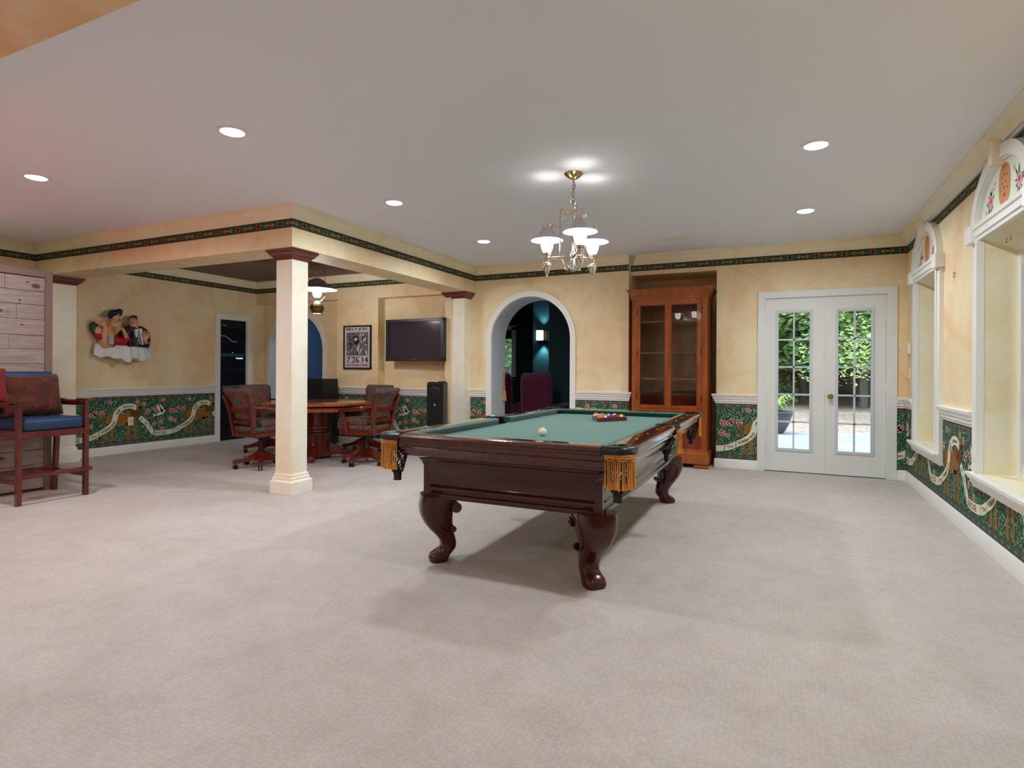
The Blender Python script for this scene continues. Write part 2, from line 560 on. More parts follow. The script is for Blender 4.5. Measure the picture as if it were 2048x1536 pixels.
# ================================================================== TRIM
# a profile is a list of (out, z); a run goes along a wall at constant plane
def run_profile(mb, prof, axis, plane, sgn, a, b, m, ma=0.0, mb_=0.0):
    """extrude profile along a wall. axis 'x': wall plane Y=plane, runs x from a to b; out=sgn*offset.
    ma/mb_: mitre factor at the ends (+1 grows with offset, -1 shrinks)"""
    A, B = [], []
    for o, z in prof:
        q = plane + sgn*o
        if axis == 'x':
            A.append((a - ma*o, q, z)); B.append((b + mb_*o, q, z))
        else:
            A.append((q, a - ma*o, z)); B.append((q, b + mb_*o, z))
    t = bmesh.new()
    va = [t.verts.new(p) for p in A]; vb = [t.verts.new(p) for p in B]
    n = len(A)
    for i in range(n):
        t.faces.new((va[i], vb[i], vb[(i+1) % n], va[(i+1) % n]))
    f1 = t.faces.new(va); f2 = t.faces.new(vb[::-1])
    bmesh.ops.triangulate(t, faces=[f1, f2])
    bmesh.ops.recalc_face_normals(t, faces=t.faces[:])
    mb.merge(t, m)
CORN = [(0, H), (0, 2.562), (.012, 2.562), (.014, 2.582), (.022, 2.590), (.030, 2.612), (.046, 2.636), (.052, 2.650), (.060, 2.655), (.060, H)]
CORNR = [(0, H), (0, 2.562), (.020, 2.562), (.022, 2.575), (.034, 2.580), (.036, 2.592), (.050, 2.620), (.078, 2.652), (.080, 2.662), (.092, 2.666), (.092, H)]
RAIL = [(0, .79), (.010, .79), (.012, .808), (.022, .815), (.024, .842), (.034, .848), (.038, .872), (.048, .880), (.052, .902), (.045, .908), (0, .908)]
BASE = [(0, .001), (.018, .001), (.018, .098), (.012, .112), (0, .114)]
mb = MB()
run_profile(mb, CORN, 'x', YB, -1, -1.78, XR, CREAM, -1, -1)
run_profile(mb, CORN, 'x', YB2, -1, -4.07, -1.80, CREAM, -1, 0)
run_profile(mb, CORN, 'y', -4.07, 1, 3.94, YB2, CREAM, 1, -1)
run_profile(mb, CORN, 'x', 3.94, -1, XL, -4.07, CREAM, -1, 1)
run_profile(mb, CORN, 'y', XL, 1, 1.12, 3.94, CREAM, 0, -1)
struct(mb.obj('trim_7', smooth=30))
mb = MB()
run_profile(mb, CORNR, 'y', XR, -1, YF, YB, CREAM, 0, -1)
struct(mb.obj('trim_8', smooth=30))
mb = MB()
for pr in ([(.0005, 2.5615), (.0215, 2.5615), (.0235, 2.574), (.0, 2.574)], [(.076, 2.649), (.082, 2.650), (.0825, 2.661), (.076, 2.661)], [(.036, 2.579), (.040, 2.581), (.0415, 2.592), (.035, 2.590)]):
    run_profile(mb, pr, 'y', XR, -1, YF, YB, WHITE, 0, -1)
struct(mb.obj('trim_39', smooth=30))
mb = MB()
run_profile(mb, CORN, 'x', YA, -1, XL, -4.45, CREAM, -1, -1)
run_profile(mb, CORN, 'y', XL, 1, 4.31, YA, CREAM, -1, -1)
run_profile(mb, CORN, 'y', -4.45, -1, 4.31, YA, CREAM, -1, -1)
run_profile(mb, CORN, 'x', 4.31, 1, XL, -4.45, CREAM, -1, -1)
struct(mb.obj('trim_9', smooth=30))
# chair rails
def rail(name, *a):
    mb = MB(); run_profile(mb, RAIL, *a[:5], WHITE, *a[5:]); return struct(mb.obj(name, smooth=30))
rail('trim_10', 'x', YB2, -1, -2.517, -1.80, 0, 1)
rail('trim_11', 'x', YB2, -1, -4.14, -3.874, 0, 0)
rail('trim_12', 'x', YB, -1, -.73, -.262, 1, 0)
rail('trim_13', 'x', YB, -1, 1.149, XR, 0, -1)
rail('trim_14', 'y', XR, -1, 7.10, YB, 0, -1)
rail('trim_15', 'y', XR, -1, 5.04, 5.965, 0, 0)
rail('trim_16', 'y', XR, -1, YF, 3.895, 0, 0)
rail('trim_17', 'y', XL, 1, 4.28, 6.41, 0, 0)
rail('trim_18', 'y', XL, 1, 7.11, 7.37, 0, 0)
rail('trim_19', 'x', YA, -1, -6.47, -4.45, 1, 0)
rail('trim_20', 'y', XL, 1, YF, 3.98, 0, 0)
def base(name, *a):
    mb = MB(); run_profile(mb, BASE, *a[:5], WHITE, *a[5:]); return struct(mb.obj(name, smooth=30))
base('baseboard_back', 'x', YB2, -1, -2.517, -1.80, 0, 1)
base('baseboard_back', 'x', YB, -1, -.73, -.262, 1, 0)
base('baseboard_back', 'x', YB, -1, 1.149, XR, 0, -1)
base('baseboard_right', 'y', XR, -1, YF, YB, 0, -1)
base('baseboard_left', 'y', XL, 1, 4.28, 6.41, 0, 0)
base('baseboard_left', 'y', XL, 1, YF, 3.98, 0, 0)
base('baseboard_left', 'y', XL, 1, 7.11, 7.37, 0, 0)
base('baseboard_back', 'x', YA, -1, -6.47, -4.45, 1, 0)

# ================================================================== WALLPAPER (pattern as thin inlaid shapes)
WP = {k: mat('paper_'+k, c, .75, spec=.2) for k, c in dict(
    dark='#334f3c', green='#4c7a58', sage='#88ab8c', teal='#567c74', red='#8c3a3c', pink='#dba391', rose='#c97a6c', cream='#dcdcc0',
    lion='#94652f', mane='#6c4524', ink='#3a2a2a', vine='#4a2f22', inkred='#8a2a28', gold='#a8824a', tan='#b39d74', rust='#8a4a34').items()}
PERIOD = 1.166
def blob(cx, cy, rx, ry, n=8, rot=0, k=0.0, seed=0):
    rnd = random.Random(seed); o = []
    for i in range(n):
        a = 2*PI*i/n; q = 1+rnd.uniform(-k, k)
        x, y = rx*math.cos(a)*q, ry*math.sin(a)*q
        o.append((cx+x*math.cos(rot)-y*math.sin(rot), cy+x*math.sin(rot)+y*math.cos(rot)))
    return o
def leaf(cx, cy, l, wd, rot):
    p = [(-l, 0), (-l*.3, wd), (l*.3, wd*.8), (l, 0), (l*.3, -wd*.8), (-l*.3, -wd)]
    return [(cx+x*math.cos(rot)-y*math.sin(rot), cy+x*math.sin(rot)+y*math.cos(rot)) for x, y in p]
def strip(path, wd):
    out = []
    for i, (a, b) in enumerate(zip(path, path[1:])):
        def nrm(j):
            p, q = path[max(j-1, 0)], path[min(j+1, len(path)-1)]
            d = (q[0]-p[0], q[1]-p[1]); l = math.hypot(*d) or 1
            return (-d[1]/l*wd, d[0]/l*wd)
        na, nb = nrm(i), nrm(i+1)
        out.append([(a[0]+na[0], a[1]+na[1]), (a[0]-na[0], a[1]-na[1]), (b[0]-nb[0], b[1]-nb[1]), (b[0]+nb[0], b[1]+nb[1])])
    return out
def catmull(P, n=6):
    o = []
    Q = [P[0]]+list(P)+[P[-1]]
    for i in range(1, len(Q)-2):
        p0, p1, p2, p3 = Q[i-1:i+3]
        for k in range(n):
            t = k/n
            o.append(tuple(.5*((2*p1[j])+(-p0[j]+p2[j])*t+(2*p0[j]-5*p1[j]+4*p2[j]-p3[j])*t*t+(-p0[j]+3*p1[j]-3*p2[j]+p3[j])*t**3) for j in range(len(p1))))
    o.append(tuple(P[-1]))
    return o
GL = {}
def glyph(ch):
    if ch not in GL: GL[ch] = text_tris(ch, 1.0, 'CENTER')
    return GL[ch]
def text_on_path(T, s, path, size, m, lay, start=0.0, gap=1.0, bold=0.0):
    """path: polyline; letters advance along it"""
    seg = []; d = 0
    for a, b in zip(path, path[1:]):
        l = math.hypot(b[0]-a[0], b[1]-a[1]); seg.append((d, l, a, b)); d += l
    pos = start
    for ch in s:
        if ch == ' ': pos += size*.3*gap; continue
        vs, fs = glyph(ch)
        wd = (max(v.x for v in vs)-min(v.x for v in vs))*size
        pos += wd/2 + size*.05*gap
        for (d0, l, a, b) in seg:
            if d0+l >= pos: break
        t = (pos-d0)/max(l, 1e-6); x = a[0]+(b[0]-a[0])*t; y = a[1]+(b[1]-a[1])*t
        an = math.atan2(b[1]-a[1], b[0]-a[0]); c, sn = math.cos(an), math.sin(an)
        xm = (max(v.x for v in vs)+min(v.x for v in vs))/2
        for f in fs:
            pts = []
            for i in f:
                px = (vs[i].x-xm)*size*(1+bold); py = (vs[i].y-.34)*size
                pts.append((x+px*c-py*sn, y+px*sn+py*c))
            T.append((pts, m, lay))
            T.append(([(qx+size*.035, qz) for qx, qz in pts], m, lay+.5))
        pos += wd/2 + size*.05*gap
def dado_tile():
    T = []
    rnd = random.Random(5)
    # brick borders, top and bottom
    n = 10
    for i in range(n):
        x0 = i*PERIOD/n
        for (z0, z1, off) in ((.756, .778, 0), (.128, .150, .5)):
            x = x0+off*PERIOD/n*.5
            T.append(([(x+.004, z0), (x+PERIOD/n*.5-.004, z0), (x+PERIOD/n*.5-.004, z1), (x+.004, z1)], 'red', 1))
            T.append(([(x+PERIOD/n*.5+.004, z0), (x+PERIOD/n-.004, z0), (x+PERIOD/n-.004, z1), (x+PERIOD/n*.5+.004, z1)], 'teal', 1))
    T.append(([(0, .744), (PERIOD, .744), (PERIOD, .748), (0, .748)], 'teal', 1))
    T.append(([(0, .158), (PERIOD, .158), (PERIOD, .162), (0, .162)], 'teal', 1))
    # vines
    for k in range(5):
        y = .22+.115*k
        p = catmull([(j*PERIOD/8, y+.045*math.sin(j*1.9+k*1.3)) for j in range(9)], 4)
        for q in strip(p, .005): T.append((q, 'vine', 1))
    # leaves
    i = 0
    for gx in range(46):
        for gz in range(24):
            x = (gx+.5+rnd.uniform(-.35, .35))*PERIOD/46; z = .170+(gz+.5+rnd.uniform(-.35, .35))*.570/24
            if (gx*7+gz*3) % 5 == 0: continue
            T.append((leaf(x, z, rnd.uniform(.013, .021), rnd.uniform(.0050, .009), rnd.uniform(0, PI)), rnd.choice(['green', 'sage', 'sage', 'green', 'teal']), 2))
    # roses
    px = [(580,295),(485,430),(930,285),(1020,310),(1070,400),(1180,375),(1400,385),(1500,360),(1390,485),(1250,520),(1150,555),(1280,255),(170,710),(730,440),(380,450),(360,590)]
    for j, (u, v) in enumerate(px):
        s = (u-170)/1090*PERIOD; ztop = 235-.042*(u-340); zbot = 880-.108*(u-100)
        z = .79-.675*(v-ztop)/(zbot-ztop)
        s %= PERIOD
        r = .040 if j in (1, 4, 5, 6, 8, 14) else .031
        for q in range(5):
            a = q*2*PI/5+j
            T.append((blob(s+.5*r*math.cos(a), z+.5*r*math.sin(a), r*.56, r*.56, 7), 'pink', 3))
        T.append((blob(s, z, r*.42, r*.42, 7), 'rose', 4))
        T.append((blob(s+.005, z, r*.16, r*.16, 6), 'cream', 5))
    # lion: an own plain walking beast
    def LN(P, m='lion', lay=6): T.append(([(x, z) for x, z in P], m, lay))
    LN([(.38, .50), (.42, .555), (.52, .56), (.62, .55), (.70, .58), (.76, .60), (.78, .50), (.76, .40), (.68, .38), (.56, .395), (.44, .37), (.385, .42)])
    for x, dx in ((.40, -.02), (.46, .01), (.68, .0), (.75, .03)):
        LN([(x-.025, .42), (x+.035, .42), (x+.022+dx, .28), (x+.03+dx, .205), (x+.05+dx, .185), (x-.02+dx, .185), (x-.012+dx, .28)])
    LN(blob(.772, .580, .080, .105, 12, .3, .15, 3), 'mane', 7)
    LN(blob(.822, .625, .055, .050, 9, -.2, .05, 2), 'lion', 8); LN(blob(.332, .445, .022, .030, 8, 0, .1, 1), 'mane', 7)
    LN([(.84, .64), (.885, .615), (.88, .595), (.835, .595)], 'lion', 8)
    LN(blob(.835, .635, .006, .006, 6), 'ink', 9)
    for q in strip(catmull([(.39, .48), (.35, .54), (.33, .50), (.345, .45)], 5), .010): T.append((q, 'lion', 6))
    for k in range(7):
        for q in strip([(.45+.05*k, .54), (.44+.05*k, .47), (.455+.05*k, .41)], .0025): T.append((q, 'mane', 7))
    for k in range(9):
        a = k*.7
        for q in strip([(.775+.02*math.cos(a), .585+.03*math.sin(a)), (.775+.055*math.cos(a), .585+.075*math.sin(a))], .003): T.append((q, 'vine', 8))
    # dove
    sx = 1.135
    for pts in ([(sx-.07, .50), (sx-.02, .485), (sx+.05, .51), (sx+.085, .545), (sx+.095, .565), (sx+.07, .57), (sx+.03, .545), (sx-.02, .53)],
                [(sx+.0, .53), (sx-.03, .60), (sx-.055, .66), (sx-.01, .63), (sx+.045, .565), (sx+.05, .54)],
                [(sx+.02, .53), (sx+.0, .62), (sx+.005, .665), (sx+.045, .61), (sx+.065, .555)],
                [(sx-.06, .50), (sx-.10, .525), (sx-.09, .495), (sx-.105, .475), (sx-.06, .485)]):
        T.append((pts, 'cream', 7))
    # ribbons
    rib = catmull([(-.125, .240), (-.02, .232), (.10, .235), (.17, .245), (.235, .262), (.31, .30), (.40, .345), (.475, .41), (.505, .48), (.525, .555), (.585, .62), (.66, .648), (.735, .645), (.80, .615)], 5)
    for q in strip(rib, .040): T.append((q, 'dark', 9))
    for q in strip(rib, .036): T.append((q, 'cream', 10))
    rib2 = catmull([(.845, .485), (.895, .43), (.945, .385), (.985, .32), (1.03, .255), (1.05, .243)], 5)
    for q in strip(rib2, .036): T.append((q, 'dark', 9))
    for q in strip(rib2, .032): T.append((q, 'cream', 10))
    for (x, z) in ((.17, .245), (.30, .295), (.80, .615), (.985, .33), (-.115, .24)):
        T.append(([(x-.004, z-.045), (x+.004, z-.045), (x+.006, z+.045), (x-.002, z+.045)], 'dark', 11))
    text_on_path(T, 'ROSE', rib, .066, 'inkred', 12, .030, 1.4, .15)
    text_on_path(T, 'The', rib, .050, 'inkred', 12, .325, .8, .1)
    text_on_path(T, 'Wilderness', rib, .057, 'ink', 12, .462, .30, .0)
    text_on_path(T, 'shall', rib, .056, 'ink', 12, .79, .3, .0)
    text_on_path(T, 'blossom', rib, .046, 'ink', 12, .925, .3, .0)
    text_on_path(T, 'as', rib2, .046, 'ink', 12, .02, .6, .1)
    text_on_path(T, 'the', rib2, .046, 'ink', 12, .10, .6, .1)
    return T
FP = .278
def frieze_tile():
    T = []
    zc = 2.523
    def Q(P, m, l): T.append(([(x, zc+z) for x, z in P], m, l))
    Q([(0, .031), (FP, .031), (FP, .035), (0, .035)], 'vine', 1)
    Q([(0, -.035), (FP, -.035), (FP, -.031), (0, -.031)], 'vine', 1)
    c = FP*.25
    for sg in (1, -1):
        Q([(c+sg*.028, -.026), (c+sg*.062, -.012), (c+sg*.062, .012), (c+sg*.028, .026)][::sg], 'green', 1)
        Q([(c+sg*.030, -.018), (c+sg*.056, 0), (c+sg*.030, .018)][::sg], 'tan', 2)
        Q([(c+sg*.054, -.005), (c+sg*.064, 0), (c+sg*.054, .005)][::sg], 'gold', 3)
    Q(blob(c, 0, .040, .022, 12), 'vine', 3)
    Q([(c-.034, -.012), (c+.034, -.012), (c+.034, .012), (c-.034, .012)], 'rust', 4)
    Q([(c-.018, -.005), (c+.018, -.005), (c+.018, .005), (c-.018, .005)], 'tan', 5)
    c = FP*.75
    Q([(c-.011, -.028), (c+.011, -.028), (c+.011, .028), (c-.011, .028)], 'inkred', 3)
    Q([(c-.020, -.008), (c+.020, -.008), (c+.020, .008), (c-.020, .008)], 'inkred', 3)
    for dz in (-.017, 0, .017):
        for sg in (1, -1):
            Q([(c+sg*.012, dz-.004), (c+sg*.036, dz-.0015), (c+sg*.036, dz+.0015), (c+sg*.012, dz+.004)][::sg], 'tan', 2)
    for x in (FP*.5, 0.002, FP*.995):
        Q([(x-.012, -.02), (x-.004, 0), (x-.012, .02), (x-.015, 0)], 'green', 2)
        Q([(x+.012, -.02), (x+.015, 0), (x+.012, .02), (x+.004, 0)], 'green', 2)
    return T
def clip(poly, x0, x1, z0, z1):
    for ax, lim, s in ((0, x0, 1), (0, x1, -1), (1, z0, 1), (1, z1, -1)):
        if not poly: return None
        if all((p[ax]-lim)*s >= 0 for p in poly): continue
        out = []
        for i, p in enumerate(poly):
            q = poly[i-1]
            ip, iq = (p[ax]-lim)*s >= 0, (q[ax]-lim)*s >= 0
            if ip != iq:
                t = (lim-q[ax])/(p[ax]-q[ax])
                out.append((q[0]+(p[0]-q[0])*t, q[1]+(p[1]-q[1])*t))
            if ip: out.append(p)
        poly = out
    return poly if poly and len(poly) > 2 else None
DT, FT = dado_tile(), frieze_tile()
def paper(name, tile, per, fmap, rects, phase, base_m, z0, z1, parent=None, lay=.00025):
    """rects: (s0,s1,z0,z1) in wall coordinates; pattern origin at s=phase"""
    mb = MB()
    bml = {}
    for (a, b, c, d) in rects:
        mb.face([fmap(x, z, .0015) for x, z in ((a, c), (b, c), (b, d), (a, d))], WP[base_m])
        k0 = math.floor((a-phase)/per)-1; k1 = math.ceil((b-phase)/per)+1
        for k in range(k0, k1+1):
            o = phase+k*per
            for pts, m, l in tile:
                pp = [(x+o, z) for x, z in pts]
                if max(p[0] for p in pp) < a or min(p[0] for p in pp) > b: continue
                q = clip(pp, a, b, c, d)
                if q: mb.face([fmap(x, z, .0015+lay*(l+1)) for x, z in q], WP[m])
    o = mb.obj(name, parent, smooth=0)
    o['kind'] = 'structure'
    return o
fR = lambda s, z, o: (XR-o, -s, z)                # right wall: s runs towards the camera
fB = lambda s, z, o: (s, YB-o, z)
fB2 = lambda s, z, o: (s, YB2-o, z)
fA = lambda s, z, o: (s, YA-o, z)
fL = lambda s, z, o: (XL+o, s, z)
paper('trim_21', DT, PERIOD, fL, [(4.28, 6.41, .11, .792)], 4.368, 'dark', .11, .79)
paper('trim_22', DT, PERIOD, fL, [(1.0, 3.98, .11, .792)], 4.368, 'dark', .11, .79)
paper('trim_23', DT, PERIOD, fB, [(-.73, -.262, .11, .792)], -.80, 'dark', .11, .79)
paper('trim_24', DT, PERIOD, fB, [(1.149, XR, .11, .792)], .93, 'dark', .11, .79)
paper('trim_25', DT, PERIOD, fB2, [(-2.517, -1.80, .11, .792), (-4.14, -3.874, .11, .792)], -2.0, 'dark', .11, .79)
paper('trim_26', DT, PERIOD, fA, [(-6.47, -4.45, .11, .792)], -6.29, 'dark', .11, .79)
rr = []
e = [YF+1.0, WIN[0]-.50, WIN[0]+.50, WIN[1]-.50, WIN[1]+.50, YB]
rr = [(-e[5], -e[4], .11, .792), (-e[4], -e[3], .11, .44), (-e[3], -e[2], .11, .792), (-e[2], -e[1], .11, .44), (-e[1], -e[0], .11, .792)]
paper('trim_27', DT, PERIOD, fR, rr, -3.93, 'dark', .11, .79)
fz = (2.483, 2.563)
paper('trim_28', FT, FP, fB, [(-1.80, XR, *fz)], -1.80+.005, 'dark', 0, 0)
paper('trim_29', FT, FP, fB2, [(-4.07, -1.80, *fz)], -4.07, 'dark', 0, 0)
paper('trim_30', FT, FP, fR, [(-YB, -(YF+1), *fz)], -YB+.1, 'dark', 0, 0)
paper('trim_31', FT, FP, lambda s, z, o: (-4.07+o, s, z), [(3.94, YB2, *fz)], 3.94-.06, 'dark', 0, 0)
paper('trim_32', FT, FP, lambda s, z, o: (s, 3.94-o, z), [(XL, -4.07, *fz)], -4.07-.08, 'dark', 0, 0)
paper('trim_33', FT, FP, fL, [(1.12, 3.94, *fz)], 3.94-.30, 'dark', 0, 0)
paper('trim_34', FT, FP, fL, [(4.31, YA, *fz)], YA, 'dark', 0, 0)
paper('trim_35', FT, FP, fA, [(XL, -4.45, *fz)], XL, 'dark', 0, 0)

# ================================================================== COLUMNS
CAPW = mat('oxblood_cap', '#6e2e2b', .35, coat=.3)
COLM = faux('faux_column', '#f4f0e4', '#f2ecd8', '#efdfb8', .35)
def sq(h): return [(-h, -h), (h, -h), (h, h), (-h, h)]
def column(name, c, hx, hy, label):
    root = empty(name, (c[0], c[1], 0), 0, label, 'column')
    def stack(prof, m, nm):
        mb = MB(); rings = []
        for d, z in prof: rings.append([(-hx-d, -hy-d, z), (hx+d, -hy-d, z), (hx+d, hy+d, z), (-hx-d, hy+d, z)])
        mb.loft(rings, m); return mb.obj(nm, root, smooth=30)
    stack([(0, .10), (0, 2.235)], COLM, 'shaft')
    stack([(.036, .0), (.036, .112), (.031, .120), (.020, .128), (.018, .150), (.012, .157), (.010, .166), (.014, .172), (.010, .182), (.003, .186), (0, .192)], COLM, 'plinth')
    stack([(.004, 2.215), (.010, 2.222), (.022, 2.238), (.042, 2.258), (.050, 2.262), (.050, 2.272), (.064, 2.288), (.070, 2.292), (.070, 2.3085)], CAPW, 'capital')
    return root
column('column', (-4.275, 4.145), .10, .10, 'square cream marbled column with dark red capital standing free under the beam corner')
column('column', (-4.28, 7.335), .14, .095, 'square marbled half column with dark red capital against the back wall beside the black floor speaker')
column('column', (-8.175, 4.14), .105, .14, 'square marbled half column with dark red capital on the far wall behind the wooden booth')

# ================================================================== WINDOWS ON THE RIGHT WALL
PALE = mat('tympanum_pale', '#dfe5d2', .6)
def window(idx, yc):
    root = MB()
    x = XR
    # jambs, sill apron, entablature, arch ring
    for sg in (-1, 1):
        y0, y1 = sorted((yc+sg*.484, yc+sg*.565))
        root.box(x-.030, x+.004, y0, y1, .41, 2.095, WHITE)
        y0, y1 = sorted((yc+sg*.438, yc+sg*.485))
        root.box(x-.040, x+.004, y0, y1, .485, 2.095, WHITE)
        y0, y1 = sorted((yc+sg*.475, yc+sg*.60))
        root.box(x-.070, x+.004, y0, y1, 2.075, 2.195, WHITE, .004)
    SP = [(0, .395), (.028, .395), (.030, .415), (.040, .420), (.042, .440), (.054, .447), (.056, .462), (.070, .470), (.072, .492), (0, .492)]
    run_profile(root, SP, 'y', x, -1, yc-.575, yc+.575, WHITE)
    EP = [(0, 2.085), (.030, 2.085), (.032, 2.105), (.044, 2.112), (.046, 2.150), (.058, 2.158), (.062, 2.182), (0, 2.185)]
    run_profile(root, EP, 'y', x, -1, yc-.50, yc+.50, WHITE)
    f = struct(root.obj('window_%d' % idx, smooth=30))
    n = 28
    def E(a, b, k): t = PI*k/n; return (yc-a*math.cos(t), 2.185+b*math.sin(t))
    mb = MB()
    for k in range(n):
        mb.prism([E(.545, .385, k), E(.545, .385, k+1), E(.465, .305, k+1), E(.465, .305, k)], 'x', x-.048, x+.003, WHITE)
        mb.prism([E(.475, .315, k), E(.475, .315, k+1), E(.455, .295, k+1), E(.455, .295, k)], 'x', x-.034, x+.003, WHITE)
    struct(mb.obj('arch_molding', f, smooth=30))
    mb = MB()
    mb.prism([E(.47, .31, k) for k in range(n+1)], 'x', x-.012, x+.002, PALE)
    # painted medallion and rose sprays
    MED = mat('painted_terracotta', '#c98a5c', .7); MDK = mat('painted_umber', '#7a4a30', .7)
    PK = mat('painted_pink', '#e59aa0', .7); PK2 = mat('painted_rose', '#c9486c', .7); GR = mat('painted_leaf', '#3f7a5c', .7)
    def fl(poly, m, l): mb.face([(x-.012-.0006*l, -p[0]+2*yc if False else p[0], p[1]) for p in poly], m)
    fl([(yc+.105*math.copysign(abs(math.cos(2*PI*k/18))**.8, math.cos(2*PI*k/18)), 2.335+.128*math.copysign(abs(math.sin(2*PI*k/18))**.8, math.sin(2*PI*k/18))) for k in range(18)], MED, 1)
    rnd = random.Random(idx)
    for (dy, dz, r) in ((-.028, .02, .010), (.028, .02, .010), (0, -.01, .013), (0, -.055, .020), (-.04, .06, .012), (.04, .06, .012), (0, .07, .012), (-.055, -.02, .010), (.055, -.02, .010)):
        fl(blob(yc+dy, 2.325+dz, r, r*.6, 7), MDK, 2)
    for sg in (-1, 1):
        for k in range(13):
            a = rnd.uniform(0, 2*PI); d = rnd.uniform(.035, .075)
            fl(leaf(yc+sg*.25+d*math.cos(a)*.9, 2.29+d*math.sin(a), .028, .010, a), GR, 1)
        for k in range(3): fl(leaf(yc+sg*(.30+.03*k), 2.235-.008*k, .016, .006, .8), GR, 1)
        fl(blob(yc+sg*.25, 2.29, .046, .044, 9, 0, .12, 3), PK, 2)
        fl(blob(yc+sg*.247, 2.297, .022, .020, 7), PK2, 3)
        fl(blob(yc+sg*.345, 2.245, .015, .014, 7), PK, 2)
        fl(blob(yc+sg*.165, 2.385, .014, .018, 7), PK, 2)
        fl(leaf(yc+sg*.19, 2.36, .020, .006, 1.2), GR, 1)
    struct(mb.obj('tympanum', f, smooth=30))
    mb = MB()
    mb.prism([(yc-.045, 2.60), (yc+.045, 2.60), (yc+.032, 2.455), (yc-.032, 2.455)], 'x', x-.085, x, CREAM)
    struct(mb.obj('keystone', f, smooth=0))
    # sash
    mb = MB()
    xs0, xs1 = x+.20, x+.235
    for sg in (-1, 1):
        y0, y1 = sorted((yc+sg*.39, yc+sg*.445)); mb.box(xs0-.02, xs1, y0, y1, .49, 2.02, WHITE, .004)
    mb.box(xs0, xs1, yc-.40, yc+.40, .49, .56, WHITE); mb.box(xs0, xs1, yc-.40, yc+.40, 1.93, 2.02, WHITE)
    for k in range(1, 3): mb.box(xs0+.005, xs1-.005, yc-.40+.8*k/3-.011, yc-.40+.8*k/3+.011, .5, 2.0, WHITE)
    for k in range(1, 5): mb.box(xs0+.005, xs1-.005, yc-.40, yc+.40, .5+1.5*k/5-.011, .5+1.5*k/5+.011, WHITE)
    struct(mb.obj('sash', f, smooth=0))
    mb = MB(); mb.box(xs0+.014, xs0+.018, yc-.40, yc+.40, .5, 2.0, GLASS)
    struct(mb.obj('pane', f, smooth=0))
    return f
window(1, WIN[0]); window(2, WIN[1])
for (yy, zz, xx) in ((4.72, 2.055, XR+.07), (4.64, 2.055, XR+.07), (5.60, 1.966, XR-.012), (6.42, 2.055, XR+.07)):
    mb = MB()
    t0 = [(xx+.0*k, yy+.011*math.sin(2*PI*k/12*.8), zz-.014-.011*math.cos(2*PI*k/12*.8)*-1-.011) for k in range(0, 12)]
    mb.tube([(xx, yy, zz+.012)]+t0, .0022, BRASS, 6)
    if xx < XR: mb.cyl((XR, yy, zz), (xx-.004, yy, zz), .004, BRASS, 8)
    lab = {4.72: 'small brass hook under the nearer window soffit, farther of its pair', 4.64: 'small brass hook under the nearer window soffit, closer of its pair', 5.60: 'small brass hook on the plaster between the two arched windows', 6.42: 'small brass hook under the soffit of the far arched window'}[yy]
    tag(mb.obj('wall_hook'), lab, 'hook', None)

